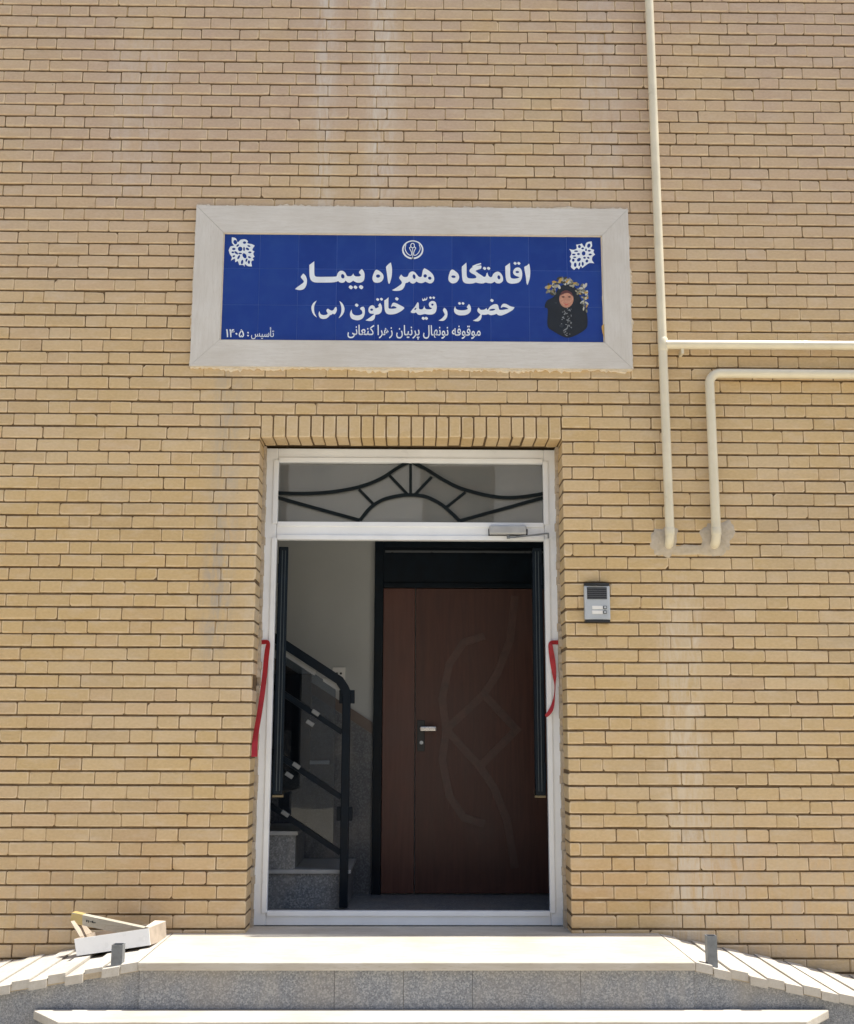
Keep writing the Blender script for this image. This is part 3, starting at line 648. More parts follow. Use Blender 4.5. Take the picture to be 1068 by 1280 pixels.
L2 = [
 [tr(*E_, [(162, 103, c), (125, 180), (118, 250), (130, 320), (168, 388, c), (115, 345), (85, 290), (73, 220), (88, 170), (120, 130)])],
 [tr(*E_, [(540, 107, c), (590, 150), (620, 210), (624, 270), (595, 340), (528, 400, c), (565, 320), (575, 250), (565, 180)])],
 [tr(*E_, [(208, 278, c), (225, 325), (270, 345), (320, 340), (345, 320), (330, 290), (325, 260), (350, 238), (375, 255), (410, 270), (440, 260), (470, 213, c), (490, 210, c), (498, 260), (480, 310), (455, 332), (430, 322), (405, 342), (380, 347), (360, 375), (320, 402), (270, 410), (225, 397), (197, 355), (196, 310)])],
 [tr(*F, [(130, 252, c), (140, 310), (180, 345), (240, 350), (290, 335), (310, 310), (300, 270), (272, 240), (290, 215), (325, 203, c), (346, 230), (352, 290), (342, 350), (310, 402), (250, 430), (190, 427), (130, 402), (103, 350), (107, 300)])], [dia(*F, 215, 180, 28)],
 [tr(*F, [(362, 433, c), (420, 395), (480, 350), (505, 325), (440, 318), (412, 280), (415, 230), (440, 195), (480, 180), (510, 200), (530, 230), (560, 222), (585, 210), (575, 180), (605, 143, c), (628, 180), (637, 230), (627, 290), (590, 327), (545, 337), (525, 347), (515, 400), (480, 437), (430, 444)]), ell(*F, 465, 255, 24, 19)], [dia(*F, 565, 85, 24)], [dia(*F, 628, 80, 24)],
 [tr(*F, [(745, 48, c), (745, 150), (747, 225), (770, 238), (830, 238), (880, 228), (860, 205), (820, 195), (788, 217, c), (800, 170), (825, 140), (870, 145), (930, 175), (1000, 213), (1008, 235, c), (970, 270), (910, 305), (850, 327), (780, 335), (725, 324), (690, 282), (678, 200), (676, 100, c), (710, 80)])], [dia(*F, 885, 75, 28)],
 [tr(*G, [(100, 292, c), (130, 250), (170, 205), (200, 155), (218, 128, c), (235, 150), (238, 200), (242, 238), (265, 250), (300, 245), (320, 215), (328, 188, c), (340, 225), (360, 245), (400, 250), (440, 245), (455, 230), (425, 215), (405, 180), (410, 140), (440, 115), (480, 110), (515, 130), (533, 180), (534, 240), (515, 300), (470, 332), (400, 337), (340, 327), (310, 332), (260, 342), (220, 332), (190, 302), (160, 312), (120, 308)]), ell(*G, 180, 242, 22, 11, -45), ell(*G, 464, 170, 20, 18)],
 [dia(*G, 432, 55, 21)], [dia(*G, 486, 55, 21)], [dia(*G, 312, 400, 26)], [dia(*G, 362, 400, 26)],
 [tr(*G, [(296, 58, c), (310, 80), (325, 85), (332, 60), (342, 60, c), (348, 80), (362, 70), (374, 38, c), (380, 62), (365, 94), (335, 102), (310, 110), (296, 95)])],
 [tr(*G, [(566, 435, c), (610, 410), (650, 370), (670, 335), (655, 300), (640, 265), (660, 222, c), (690, 245), (712, 290), (714, 350), (692, 405), (655, 437), (610, 442)])],
 [tr(*H, [(65, 183, c), (80, 225), (130, 245), (200, 245), (245, 235), (262, 220), (245, 195), (280, 148, c), (300, 180), (310, 225), (297, 275), (250, 312), (180, 325), (110, 320), (60, 287), (46, 235)])], [dia(*H, 132, 140, 21)], [dia(*H, 186, 140, 21)],
 [tr(*H, [(338, 407, c), (400, 375), (445, 330), (455, 310), (415, 270), (410, 235), (430, 203, c), (455, 235), (490, 240), (530, 230), (550, 208, c), (560, 235), (575, 235), (600, 195), (650, 160), (700, 150), (730, 170), (745, 225), (760, 240), (800, 240), (850, 232), (890, 225), (860, 205), (810, 195), (773, 212, c), (785, 170), (815, 145), (860, 150), (920, 182), (987, 200, c), (960, 240), (900, 277), (840, 307), (780, 327), (735, 322), (705, 302), (680, 312), (620, 322), (575, 307), (555, 312), (515, 317), (480, 317), (475, 350), (460, 390), (430, 414), (390, 417)]), ell(*H, 640, 238, 46, 15, -8)], [dia(*H, 635, 95, 26)]]
LY = PY-.0014
for lines in (L1, L2):
    m = MB()
    for i, gph in enumerate(lines): merge(m, flat('lettering', gph, LETTER, sg, LY))
    m.build('lettering', LETTER, sg, fixn=False)
# the two small lines: built-in font, letters already in their joined shapes, laid left to right
FORMS = {'ا': (0xFE8D, 0xFE8E, None, None), 'أ': (0xFE83, 0xFE84, None, None), 'ب': (0xFE8F, 0xFE90, 0xFE91, 0xFE92), 'پ': (0xFB56, 0xFB57, 0xFB58, 0xFB59), 'ت': (0xFE95, 0xFE96, 0xFE97, 0xFE98),
 'ر': (0xFEAD, 0xFEAE, None, None), 'ز': (0xFEAF, 0xFEB0, None, None), 'س': (0xFEB1, 0xFEB2, 0xFEB3, 0xFEB4), 'ع': (0xFEC9, 0xFECA, 0xFECB, 0xFECC), 'ف': (0xFED1, 0xFED2, 0xFED3, 0xFED4), 'ق': (0xFED5, 0xFED6, 0xFED7, 0xFED8),
 'ک': (0xFB8E, 0xFB8F, 0xFB90, 0xFB91), 'ل': (0xFEDD, 0xFEDE, 0xFEDF, 0xFEE0), 'م': (0xFEE1, 0xFEE2, 0xFEE3, 0xFEE4), 'ن': (0xFEE5, 0xFEE6, 0xFEE7, 0xFEE8), 'ه': (0xFEE9, 0xFEEA, 0xFEEB, 0xFEEC), 'و': (0xFEED, 0xFEEE, None, None), 'ی': (0xFBFC, 0xFBFD, 0xFBFE, 0xFBFF)}
def shape(t):
    o = []
    for i, ch in enumerate(t):
        if ch not in FORMS: o.append(ch); continue
        f_ = FORMS[ch]; pv = i > 0 and t[i-1] in FORMS and FORMS[t[i-1]][2] is not None; nx = i < len(t)-1 and t[i+1] in FORMS and f_[2] is not None
        o.append(chr(f_[3] if pv and nx else f_[1] if pv else f_[2] if nx else f_[0]))
    return ''.join(reversed(o))
def font_line(text, x0, x1, y0, y1, bold, shaped=True):
    """text fitted to the box x0..x1, y0..y1 (photo pixels on the sign)"""
    cu = bpy.data.curves.new('line', 'FONT'); cu.body = shape(text) if shaped else text; cu.size = 1; cu.offset = bold; cu.resolution_u = 4
    o = bpy.data.objects.new('line', cu); COL.objects.link(o); bpy.context.view_layer.update(); dg = bpy.context.evaluated_depsgraph_get()
    me = bpy.data.meshes.new_from_object(o.evaluated_get(dg)); bpy.data.objects.remove(o); bpy.data.curves.remove(cu)
    xs = [v.co.x for v in me.vertices]; ys = [v.co.y for v in me.vertices]
    a, b2 = at(x0, y1, LY), at(x1, y0, LY); m = MB()
    m.add([(a.x+(v.co.x-min(xs))/(max(xs)-min(xs))*(b2.x-a.x), LY, a.z+(v.co.y-min(ys))/(max(ys)-min(ys))*(b2.z-a.z)) for v in me.vertices], [tuple(p.vertices) for p in me.polygons])
    bpy.data.meshes.remove(me); return m
m = font_line('موقوفه نونهال پرنیان زهرا کنعانی', 434.5, 601, 407, 424, .011)
m.build('lettering', LETTER, sg, fixn=False)
m = font_line('تأسیس', 314, 343, 409, 424, .006); merge(m, font_line('۱۴۰۵', 282.5, 305.5, 411.5, 421.5, .012, False))
merge(m, flat('x', [dia(270, 285, 8.215, 331, 1075, 9)], LETTER, sg, LY)); merge(m, flat('x', [dia(270, 285, 8.215, 331, 1105, 9)], LETTER, sg, LY))
m.build('lettering', LETTER, sg, fixn=False)
# round emblem
Z = (490, 290, 19.42); m = MB()
def stroke(fr, pts, w_, y=LY):
    q = cr(pts, 5); L, Rr = [], []
    for i, p in enumerate(q):
        a = q[max(0, i-1)]; b2 = q[min(len(q)-1, i+1)]; dx, dy = b2[0]-a[0], b2[1]-a[1]; l = math.hypot(dx, dy) or 1
        ww = (w_ if not callable(w_) else w_(i/(len(q)-1)))/2
        L.append((fr[0]+(p[0]-dy/l*ww)/fr[2], fr[1]+(p[1]+dx/l*ww)/fr[2])); Rr.append((fr[0]+(p[0]+dy/l*ww)/fr[2], fr[1]+(p[1]-dx/l*ww)/fr[2]))
    mm = MB(); vs = [at(x, yy, y) for x, yy in L]+[at(x, yy, y) for x, yy in Rr]; n = len(L)
    mm.add(vs, [(i, i+1, n+i+1, n+i) for i in range(n-1)]); return mm
def arcpts(cx, cy, rx, ry, a0, a1, n=16): return [(cx+rx*math.cos(R(a0+(a1-a0)*i/n)), cy+ry*math.sin(R(a0+(a1-a0)*i/n))) for i in range(n+1)]
merge(m, stroke(Z, arcpts(508, 428, 240, 212, 84, 456, 30), lambda t: 26+16*abs(math.cos(math.pi*t))))
merge(m, stroke(Z, [(345, 300), (322, 400), (360, 500), (430, 560), (475, 560), (480, 500), (455, 440), (430, 385), (470, 360)], 19, LY-.0003))
merge(m, stroke(Z, [(665, 300), (690, 400), (650, 500), (585, 560), (535, 560), (532, 500), (555, 440), (580, 385), (540, 360)], 19, LY-.0003))
merge(m, stroke(Z, arcpts(505, 330, 45, 55, 0, 360, 16), 18, LY-.0006)); merge(m, stroke(Z, [(505, 385), (505, 470), (505, 640)], 14, LY-.0009))
m.build('emblem', LETTER, sg, fixn=False)
# pierced flower ornaments in the two upper corners
def ornament(fr, outline, holes, veins):
    m = flat('o', [tr(*fr, outline, 4)]+[ell(*fr, h_[0], h_[1], h_[2]*1.18, h_[3]*1.18, *h_[4:]) for h_ in holes], LETTER, sg, LY)
    return m.build('corner_flower', LETTER, sg, fixn=False)
O1 = (270, 285, 8.215)
ornament(O1, [(165, 95, c), (205, 105), (225, 145), (255, 120, c), (300, 115), (330, 135), (325, 155), (370, 165, c), (400, 180, c), (375, 225), (398, 240, c), (385, 265), (398, 295, c), (380, 310), (392, 330, c), (365, 345), (372, 395, c), (330, 392), (300, 372), (295, 400, c), (280, 380), (240, 380, c), (225, 340), (200, 350), (195, 315), (155, 335, c), (165, 300), (145, 270), (132, 230, c), (150, 190), (185, 180), (165, 150)],
         [(200, 145, 16, 20, -20), (250, 215, 20, 20), (295, 150, 14, 11), (185, 215, 15, 10), (210, 255, 20, 9, 40), (175, 250, 12, 8), (295, 285, 16, 24, -30), (325, 215, 16, 10, 30), (350, 250, 14, 8), (270, 350, 10, 20, 10), (345, 300, 14, 8, 20), (235, 300, 9, 20, 30), (340, 350, 10, 16), (290, 215, 8, 18), (250, 262, 16, 7), (225, 180, 14, 8, -40), (340, 185, 14, 7, 20), (315, 330, 8, 16, 20), (185, 290, 12, 8, -30)], [])
O2 = (670, 290, 8.53)
ornament(O2, [(595, 100, c), (600, 150), (585, 175), (622, 190, c), (615, 215), (632, 240, c), (605, 265), (600, 300), (625, 335, c), (580, 330), (555, 340), (520, 365), (495, 385, c), (480, 365), (460, 400, c), (435, 380), (410, 405, c), (375, 375), (380, 340), (362, 310, c), (375, 285), (362, 265, c), (380, 225), (355, 180, c), (400, 190), (435, 175), (430, 135, c), (470, 130), (490, 120, c), (520, 160), (535, 120), (560, 105)],
         [(565, 145, 14, 20, 20), (510, 228, 17, 20), (460, 295, 20, 14, -40), (465, 155, 13, 14), (405, 240, 16, 8), (455, 235, 13, 9), (580, 240, 15, 9), (400, 300, 12, 14), (420, 350, 12, 20), (500, 340, 10, 18), (545, 310, 12, 14, 30), (570, 200, 14, 8), (430, 205, 18, 7), (520, 275, 12, 9), (415, 270, 14, 7), (560, 275, 12, 8, 20), (500, 175, 12, 9), (465, 345, 8, 18, 10), (535, 190, 8, 12)], [])
# printed portrait: flat layers of colour on the tiles
Pf = (670, 290, 8.53)
def layer(name, polys, mat, y, par):
    for i, p in enumerate(polys): o = flat('x', [p], mat, sg, y-.00002*i).build(name, mat, par, fixn=False)
    return o
por = layer('portrait', [tr(*Pf, [(250, 590), (330, 555), (420, 590), (475, 700), (540, 850), (552, 980), (525, 1040), (420, 1105), (320, 1125), (190, 1060), (125, 1000), (128, 830), (95, 800), (120, 730), (190, 690)])], simple('print_black', (.012, .016, .022), .2), LY, sg)
qq = random.Random(11); wr = MB(); cnt = 0
def wnode():
    n = NT('print_wreath'); a = n.attr('rnd'); k_ = n.n('ShaderNodeValToRGB'); cr_ = k_.color_ramp; cr_.interpolation = 'CONSTANT'
    cols = [(0, (.055, .055, .045)), (.22, (.20, .20, .15)), (.42, (.34, .33, .26)), (.60, (.50, .50, .45)), (.78, (.14, .15, .14)), (.90, (.46, .30, .07))]
    while len(cr_.elements) < len(cols): cr_.elements.new(.5)
    for e2, (p_, c_) in zip(cr_.elements, cols): e2.position = p_; e2.color = (*c_, 1)
    n.l(a, k_.inputs[0]); return n.set(k_.outputs[0], .25, spec=.3)
for (x, y, sx_, sy_, num) in ((165, 620, 42, 55, 20), (225, 560, 40, 30, 10), (315, 520, 75, 30, 24), (410, 550, 45, 25, 10), (480, 610, 55, 45, 22), (520, 700, 34, 60, 16), (530, 800, 24, 50, 9)):
    for _ in range(num):
        r1 = qq.uniform(14, 30); r2 = r1*qq.uniform(.35, .6); mm = flat('x', [ell(*Pf, x+qq.uniform(-sx_, sx_), y+qq.uniform(-sy_, sy_), r1, r2, qq.uniform(0, 180), 10)], LETTER, sg, LY-.0003-.000006*cnt); cnt += 1
        wr.add(mm.v, mm.f, False, (qq.random(), 0))
wr.build('wreath', wnode(), por, fixn=False)
face = layer('face', [ell(*Pf, 326, 715, 76, 92, n=24)], simple('print_skin', (.47, .24, .165), .25, var=.1, scale=90), LY-.0012, por)
layer('fringe', [tr(*Pf, [(258, 680, c), (275, 640), (326, 622), (380, 645), (396, 690, c), (365, 660), (326, 650), (285, 665)])], simple('print_hair', (.09, .03, .03), .3), LY-.0015, face)
layer('eye', [ell(*Pf, 293, 692, 15, 8), ell(*Pf, 358, 692, 15, 8)], simple('print_eye', (.07, .025, .02), .3), LY-.0016, face)
layer('mouth', [tr(*Pf, [(295, 757, c), (326, 768), (356, 757, c), (326, 785)])], simple('print_lip', (.42, .09, .07), .3), LY-.0016, face)
q = random.Random(3); mk = []
for i in range(38):
    yy = 815+i*7.8; xx = 335+20*math.sin(i*.8)+q.gauss(0, 22); mk.append(ell(*Pf, xx, yy, q.uniform(5, 16), q.uniform(3, 7), q.uniform(0, 180), 8))
m_ = MB()
for i, e_ in enumerate(mk): merge(m_, flat('x', [e_], LETTER, sg, LY-.0006-.00003*i))
m_.build('scarf_pattern', simple('print_pattern', (.20, .215, .23), .3), por, fixn=False)
# chipped edge of the panel at its right side, with bare plaster and a yellow scrap
m_ = flat('x', [tr(670, 290, 8.53, [(705, 690), (722, 680), (738, 790), (740, 960), (728, 980), (712, 800)])], CREAMMORTAR, sg, -.0135); m_.build('plaster_chip', CREAMMORTAR, sg, fixn=False)
m_ = flat('x', [tr(670, 290, 8.53, [(705, 1000), (745, 985), (748, 1080), (735, 1150), (722, 1110), (708, 1060)])], TAPE, sg, -.0139); m_.build('yellow_scrap', simple('ochre_scrap', (.52, .33, .10), .5), sg, fixn=False)

# ------------------------------------------------------------------ gas pipes
PYP = -.045
xp = at(829, 430, PYP).x; zt_ = at(829, 431, PYP).z; zbp = at(836, 668, PYP).z; rp_ = .0225
gp1 = thing('gas_pipe', 'cream vertical gas pipe with a branch running off to the right', 'pipe', (xp, 0, zbp))
b = MB(); el = [(xp+.001, .01, zbp-.045), (xp+.001, -.012, zbp-.043), (xp, -.030, zbp-.030), (xp, PYP+.003, zbp-.008), (xp, PYP, zbp+.02)]
b.tube(el+[(xp-.0008*i, PYP, zbp+.02+i*(WT+.3-zbp)/12) for i in range(1, 13)], rp_); b.build('riser', CREAMPIPE, gp1)
b = MB(); b.tube([(xp+.012, PYP-.003, zt_), (xp+.06, PYP-.004, zt_), (WX, PYP-.004, zt_+.006)], .0235); b.build('branch', CREAMPIPE, gp1)
b = MB(); b.tube([(xp, PYP, zt_-.035), (xp, PYP, zt_-.030), (xp, PYP, zt_+.030), (xp, PYP, zt_+.035)], [.0225, .0255, .0255, .0225]); b.build('fitting', CREAMPIPE, gp1); b = MB(); b.tube([(xp, PYP, zbp-.004), (xp, PYP, zbp+.002), (xp, PYP, zbp+.03), (xp, PYP, zbp+.034)], [.0225, .0245, .0245, .0225]); b.build('fitting', CREAMPIPE, gp1)
qn = at(853, 440, PYP); b = MB(); b.box((qn.x-.007, PYP-.012, qn.z-.012), (qn.x+.007, .01, qn.z+.018), .003); b.build('hook', CREAMPIPE, gp1)
x2 = at(890, 540, PYP).x; z2 = at(950, 467, PYP).z; zb2 = at(895, 668, PYP).z; rr = .055
gp2 = thing('gas_pipe', 'cream bent gas pipe rising from the cement patch and turning right below the branch', 'pipe', (x2, 0, zb2))
el = [(x2, .01, zb2-.045), (x2, -.012, zb2-.043), (x2, -.030, zb2-.030), (x2, PYP+.003, zb2-.008), (x2, PYP, zb2+.02), (x2, PYP, zb2+.3), (x2, PYP, z2-rr-.1)]
arc = [(x2+rr-rr*math.cos(R(t)), PYP, z2-rr+rr*math.sin(R(t))) for t in range(0, 91, 10)]
b = MB(); b.tube(el+arc+[(x2+.3, PYP, z2), (WX, PYP, z2-.004)], .0235); b.build('pipe_run', CREAMPIPE, gp2)
b = MB(); b.tube([(x2, PYP, zb2-.004), (x2, PYP, zb2+.002), (x2, PYP, zb2+.03), (x2, PYP, zb2+.034)], [.0235, .0255, .0255, .0235]); b.build('fitting', CREAMPIPE, gp2)

# ------------------------------------------------------------------ intercom
ia, ib = at(730, 729, -.02), at(763.5, 778, -.02)
ic = thing('intercom', 'silver door intercom with black speaker slots on the brick wall', 'intercom', ((ia.x+ib.x)/2, 0, ib.z))
w2 = (ib.x-ia.x)/2; xc = (ia.x+ib.x)/2
b = MB(); b.box((xc-w2, -.026, ib.z+.012), (xc+w2, .002, ia.z-.012), .007); b.build('housing', ALU, ic)
def capx(z0, z1, d):
    n = 10; pts = [(xc-w2*.96+2*w2*.96*i/n, -(.026+d*math.sin(math.pi*i/n))) for i in range(n+1)]; m = MB()
    vs = [(x, y, z0) for x, y in pts]+[(x, y, z1) for x, y in pts]+[(pts[0][0], .002, z0), (pts[-1][0], .002, z0), (pts[0][0], .002, z1), (pts[-1][0], .002, z1)]; N = n+1
    m.add(vs, [(i, i+1, N+i+1, N+i) for i in range(n)]+[tuple(range(n+1))[::-1]+(2*N, 2*N+1), tuple(range(N, 2*N))+(2*N+3, 2*N+2), (0, N, 2*N+2, 2*N), (n, 2*N+1, 2*N+3, N+n)]); return m
capx(ia.z-.0115, ia.z, .014).build('hood', BLACK, ic); capx(ib.z, ib.z+.0115, .006).build('bottom_cap', BLACK, ic)
sa, sb_ = at(734, 734, -.027), at(759, 749, -.027); b = MB()
b.box((sa.x, -.0275, sb_.z), (sb_.x, -.0262, sa.z)); sgr = b.build('speaker_grille', BLACK, ic)
b = MB()
for i in range(6):
    z = sb_.z+(sa.z-sb_.z)*(i+.5)/6; b.box((sa.x+.002, -.0305, z-.0018), (sb_.x-.002, -.0276, z+.0010), .0004)
b.build('slat', simple('grey_slat', (.10, .11, .13), .4), sgr)
for y in (759.3, 765.2):
    p = at(747, y, -.027); b = MB(); b.box((p.x-.026, -.029, p.z-.0085), (p.x+.026, -.0262, p.z+.0085), .0015); b.build('name_plate', WHITEP, ic)
    p = at(756.5, y, -.027); b = MB(); b.box((p.x-.0085, -.031, p.z-.0075), (p.x+.0085, -.0262, p.z+.0075), .0015); bt = b.build('call_button', BLACK, ic)
    b = MB(); b.box((p.x-.0060, -.0325, p.z-.005), (p.x+.0060, -.0312, p.z+.005), .001); b.build('button_cap', ALU, bt)

# ------------------------------------------------------------------ red ribbons hanging from the door frame
def ribbon(name, label, pts, edge):
    """pts: (px, py, depth, width, twist degrees) along the band"""
    b = MB(); P = [at(p[0], p[1], p[2]) for p in pts]; vs = []; ws = [p[3] for p in pts]; tw_ = [p[4] for p in pts]
    def interp(arr, t):
        i = min(int(t), len(arr)-2); f_ = t-i; p0_, p1_, p2_, p3_ = arr[max(0, i-1)], arr[i], arr[i+1], arr[min(len(arr)-1, i+2)]
        return .5*((2*p1_)+(p2_-p0_)*f_+(2*p0_-5*p1_+4*p2_-p3_)*f_*f_+(-p0_+3*p1_-3*p2_+p3_)*f_**3)
    N = (len(pts)-1)*8; T = [i/8 for i in range(N+1)]; cen = [interp(P, t) for t in T]
    for i, t in enumerate(T):
        d = (cen[min(N, i+1)]-cen[max(0, i-1)]).normalized(); a = d.cross(Vector((0, 1, 0))).normalized(); n_ = d.cross(a)
        th = R(interp(tw_, t)); v = a*math.cos(th)+n_*math.sin(th); w_ = interp(ws, t)*.41
        nn = d.cross(v).normalized()*.0006
        vs += [cen[i]-v*w_-nn, cen[i]-nn*1.2, cen[i]+v*w_-nn, cen[i]+v*w_+nn, cen[i]+nn*1.2, cen[i]-v*w_+nn]
    fs = []
    for i in range(N):
        for k_ in range(6):
            a_, b_ = i*6+k_, i*6+(k_+1) % 6; fs.append((a_, b_, b_+6, a_+6))
    fs += [(5, 4, 3, 2, 1, 0), tuple(range(N*6, N*6+6))]
    b.add(vs, fs, False); o = b.build(name, RIBBON, None, P[0]); return tag(o, label, 'ribbon', 'cut ribbons at the doorway')
ribbon('red_ribbon', 'straight red ribbon hanging from the left door jamb', [(325.5, 803, .193, .026, 0), (330.5, 802.5, .185, .026, 0), (334.0, 802.6, .179, .025, 0), (335.4, 804.6, .176, .027, 25), (334.9, 809, .174, .031, 20), (333.4, 820, .172, .031, 10), (331.5, 840, .16, .030, 5), (328.5, 865, .14, .031, -5), (324.5, 892, .10, .031, 5), (320.5, 915, .05, .032, 10), (318.8, 930, .01, .034, 0), (318.2, 946, -.012, .035, 0)], 0)
ribbon('red_ribbon', 'curled red ribbon hanging from the right door jamb', [(701, 803, .187, .026, 0), (696, 803, .184, .026, 0), (690.8, 803.2, .181, .024, 0), (688.4, 805.2, .178, .026, 25), (688.8, 811, .178, .030, 15), (691, 826, .176, .034, 15), (693, 842, .176, .028, 35), (694, 856, .176, .016, 70), (693.4, 868, .175, .016, 75), (691.5, 880, .172, .022, 45), (688, 889, .17, .026, 20), (682.5, 895.5, .175, .018, 10)], 0)

# ------------------------------------------------------------------ landing, steps and the two ramps
LX0, LX1, LYF = -1.09, 1.165, -.708
es = thing('entrance_steps', 'cream stone steps with grey granite risers below the door', 'steps', (0, -.4, -.55))
b = MB(); b.box((LX0, LYF, -.032), (LX1, .2035, -.0005), .004); b.build('landing_slab', STEP, es)
b = MB()
for (x0, x1) in ((LX0+.004, -.30), (-.2985, -.02), (-.0185, .26), (.2615, .70), (.7015, LX1-.004)): b.box((x0, LYF+.026, -.183), (x1, LYF+.06, -.0325))
b.build('riser', GRANITE, es)
b = MB(); b.box((LX0+.02, LYF+.061, -.55), (LX1-.02, -.012, -.033)); b.build('base', MORTAR, es)
def step_slab(x0, x1, y0, y1, z0, z1, ch):
    p = [(x0+ch*.8, y0), (x1-ch*.8, y0), (x1, y0+ch), (x1, y1), (x0, y1), (x0, y0+ch)]; m = MB(); n = len(p)
    bm = bmesh.new(); vb = [bm.verts.new((x, y, z0)) for x, y in p]; vt = [bm.verts.new((x, y, z1)) for x, y in p]
    bm.faces.new(vb[::-1]); bm.faces.new(vt)
    for i in range(n): bm.faces.new((vb[i], vb[(i+1) % n], vt[(i+1) % n], vt[i]))
    bmesh.ops.bevel(bm, geom=bm.edges[:], offset=.004, segments=2, profile=.6, affect='EDGES'); bm.verts.index_update()
    m.add([v.co.copy() for v in bm.verts], [[v.index for v in f.verts] for f in bm.faces]); bm.free(); return m
step_slab(-1.50, 1.70, -.893, LYF+.026, -.216, -.184, .19).build('tread', STEP, es)
b = MB(); b.box((-1.30, -.868, -.366), (1.50, -.70, -.2165)); b.build('riser', GRANITE, es)
step_slab(-1.72, 1.92, -1.20, -.869, -.40, -.3665, .2).build('tread', STEP, es)
b = MB(); b.box((-1.50, -1.175, -.556), (1.70, -.85, -.4005)); b.build('riser', GRANITE, es)

def ramp(sx, label):
    xe = LX0-.002 if sx < 0 else LX1+.002
    slopeA = .155 if sx < 0 else .205
    t = thing('stone_ramp', label, 'ramp', (xe, -.35, -.5), 'ramps beside the steps')
    m = MB(); n = 27; w_ = .0725
    for i in range(n):
        a = xe+sx*(i*w_+.0015+(.001 if i % 2 else 0)); e_ = xe+sx*((i+1)*w_-.0015); zq = lambda x: -.007-slopeA*abs(x-xe)+(.0065 if i % 2 == 0 else 0)
        jz = rng.gauss(0, .0012); yf = LYF+.004+rng.gauss(0, .004)+(.006 if i % 2 == 0 else 0); z0, z1 = zq(a)+jz, zq(e_)+jz; h_ = .034
        m.hexa([(a, yf, z0-h_), (e_, yf, z1-h_), (e_, -.008, z1-h_), (a, -.008, z0-h_), (a, yf, z0), (e_, yf, z1), (e_, -.008, z1), (a, -.008, z0)])
    m.build('stepped_strips', RIB, t)
    x1 = xe+sx*n*w_; m = MB(); zz = lambda x, d: -.031-slopeA*abs(x-xe)-d
    xi = xe-sx*.03; pl_ = [(xi, zz(xe, .003)), (xe, zz(xe, .003)), (x1, zz(x1, .003)), (x1, -.55), (xi, -.55)]
    m.prism(pl_, LYF+.034, LYF+.0595); m.build('side_facing', GRANITE, t)
    m = MB(); m.prism([(xe, zz(xe, .03)), (x1, zz(x1, .03)), (x1, -.55), (xe, -.55)], LYF+.061, -.012); m.build('ramp_core', MORTAR, t)
    # strip of bedding mortar under the stone strips
    m = MB(); m.prism([(xe, zz(xe, -.016)), (x1, zz(x1, -.016)), (x1, zz(x1, .006)), (xe, zz(xe, .006))], LYF+.016, LYF+.10); m.build('bedding', mortar_material('ramp_bedding', (.34, .28, .20), (.48, .41, .31)), t)
    return t
ramp(-1, 'ridged stone ramp falling away left of the steps')
ramp(1, 'ridged stone ramp falling away right of the steps')

# cut-off steel posts at the corners of the landing
for sx, (xa, ya, yb), lab in ((-1, (148.5, 1180, 1204), 'short grey steel post stub in front of the carton'), (1, (888.5, 1169, 1202), 'short grey steel post stub on the right ramp')):
    Yp = LYF+.055; p, q_ = at(xa, ya, Yp), at(xa, yb, Yp); m = MB(); hw_ = .0225 if sx < 0 else .0205
    pr = [(-hw_, -hw_), (hw_, -hw_), (hw_, hw_), (-hw_, hw_)]; iw = hw_-.004; zb = q_.z-.02
    vs = [(p.x+x, Yp+y, zb) for x, y in pr]+[(p.x+x, Yp+y, p.z) for x, y in pr]+[(p.x+x*iw/hw_, Yp+y*iw/hw_, p.z) for x, y in pr]+[(p.x+x*iw/hw_, Yp+y*iw/hw_, zb+.03) for x, y in pr]
    fs = [(3, 2, 1, 0), (12, 13, 14, 15)]
    for i in range(4):
        j = (i+1) % 4; fs += [(i, j, j+4, i+4), (i+4, j+4, j+8, i+8), (i+8, j+8, j+12, i+12)]
    m.add(vs, fs); o = m.build('post_stub', STEELGREY, None, (p.x, Yp, zb)); tag(o, lab, 'post', 'post stubs on the ramps')

# ------------------------------------------------------------------ carton and board left on the ramp
def on_ramp(px, py, lift=0):
    lo, hi = -.72, -.02
    for _ in range(40):
        mid = (lo+hi)/2; p = at(px, py, mid); sf = -.001-.155*max(0, LX0-p.x)+lift
        if p.z > sf: lo_hi = (mid, hi); lo, hi = lo_hi
        else: lo, hi = lo, mid
    return (lo+hi)/2
yl, yr = on_ramp(96, 1195, .010), on_ramp(188, 1181.5, .012)
Yf = (yl+yr)/2; Yb = Yf+.24
TL, TR_, BR, BL = at(93, 1174, yl), at(186, 1160.5, yr), at(188, 1181.5, yr), at(96, 1195, yl)
bTR, bBR = at(207.5, 1152, Yb), at(208.5, 1174.5, Yb); dv = bTR-TR_; dv2 = bBR-BR
bTL, bBL = TL+dv, BL+dv2
cbx = thing('carton', 'open white carton with a brown end on the left ramp', 'box', BL)
def panel(p, th, mat, name, par):
    n_ = (p[1]-p[0]).cross(p[3]-p[0]).normalized()*th; m = MB(); m.hexa([p[0], p[1], p[2], p[3], p[0]+n_, p[1]+n_, p[2]+n_, p[3]+n_]); return m.build(name, mat, par)
panel([BL, BR, TR_, TL], -.004, WHITEBOARD, 'front_side', cbx)
e = Vector((.0005, .0045, 0)); up_ = Vector((0, 0, .001))
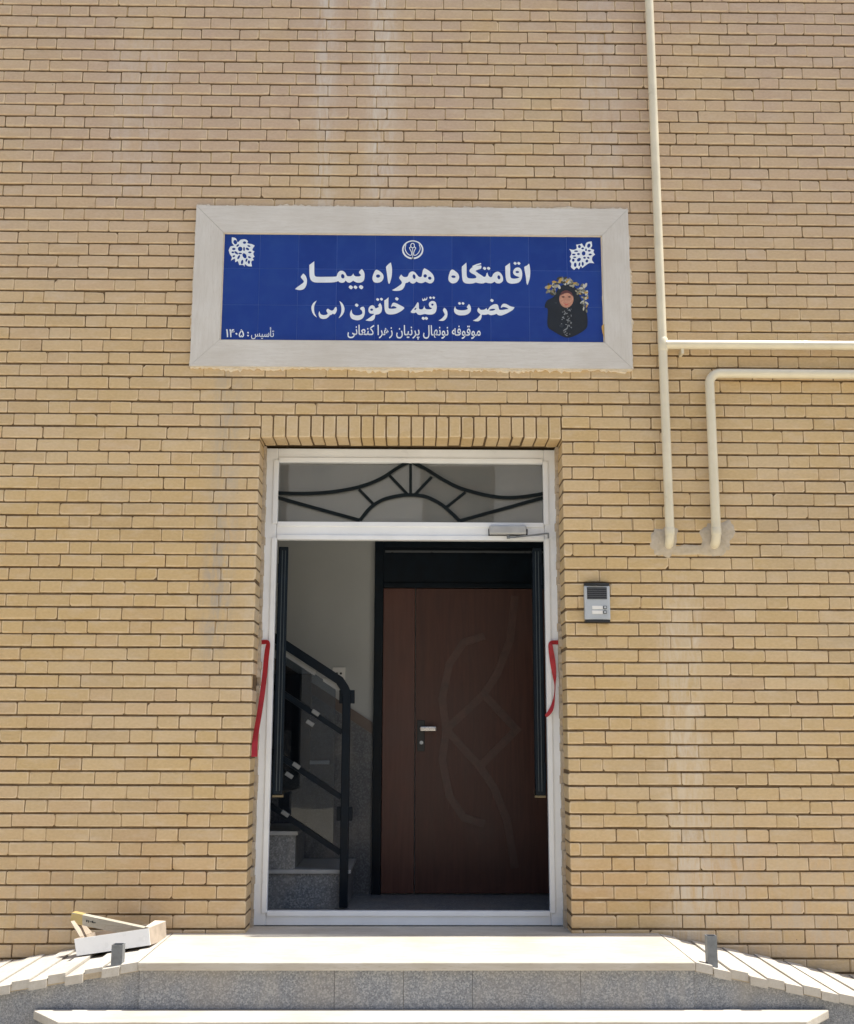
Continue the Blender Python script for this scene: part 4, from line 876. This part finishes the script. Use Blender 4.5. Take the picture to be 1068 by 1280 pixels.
panel([BR+e, bBR, bTR, TR_+e], -.004, BROWNBOARD, 'end', cbx); panel([BL+e, bBL, bTL, TL+e], .004, BROWNBOARD, 'end', cbx)
panel([bBL, bBR, bTR, bTL], .004, BROWNBOARD, 'back_side', cbx); panel([BL+e+up_, BR+e+up_, bBR-e+up_, bBL-e+up_], .004, BROWNBOARD, 'bottom', cbx)
fl0 = at(180, 1159.5, Yf+.02); panel([TR_+e, bTR, bTR+Vector((-.05, 0, .002)), TR_+e+Vector((-.02, .02, .001))], .003, STEP if False else simple('pale_card_inside', (.56, .50, .42), .8), 'flap', cbx)
lf_ = at(88, 1152, Yf+.10); panel([TL+dv*.25, TL+dv*.85, lf_+Vector((.02, .08, -.004)), lf_], .003, BROWNBOARD, 'flap', cbx)
# board: one end in the carton, the other propped on the flap
YP = Yf+.13
a0, a1, a2, a3 = at(88, 1153.5, YP), at(176, 1172, YP+.03), at(180, 1160, YP+.03), at(90.5, 1141, YP)
bd_o = thing('weathered_board', 'grey weathered board with a yellow taped end leaning out of the carton', 'board', a1)
dpt_ = Vector((.008, .028, .002)); m = MB(); m.hexa([a0, a1, a1+dpt_, a0+dpt_, a3, a2, a2+dpt_, a3+dpt_]); m.build('plank', PLANK, bd_o)
def lerp(a, b, t): return a+(b-a)*t
m = MB(); o_ = Vector((0, -.0015, 0)); o2 = Vector((0, .0015, .0015))
m.hexa([a0+o_-Vector((.002, 0, .001)), lerp(a0, a1, .17)+o_, lerp(a0, a1, .17)+dpt_+o2, a0+dpt_+o2, a3+o_+o2-Vector((.002, 0, 0)), lerp(a3, a2, .14)+o_+o2, lerp(a3, a2, .14)+dpt_+o2, a3+dpt_+o2]); m.build('tape', TAPE, bd_o)
m = MB()
for (t, v, w_, h_) in ((.22, .52, .006, .008), (.245, .50, .004, .010), (.275, .52, .010, .003), (.30, .55, .006, .009), (.325, .5, .012, .004)):
    c0 = lerp(lerp(a0, a1, t), lerp(a3, a2, t), v)+Vector((0, -.0012, 0)); m.box(c0-Vector((w_/2, .0004, h_/2)), c0+Vector((w_/2, .0004, h_/2)))
m.build('stamp_mark', BLACK, bd_o)
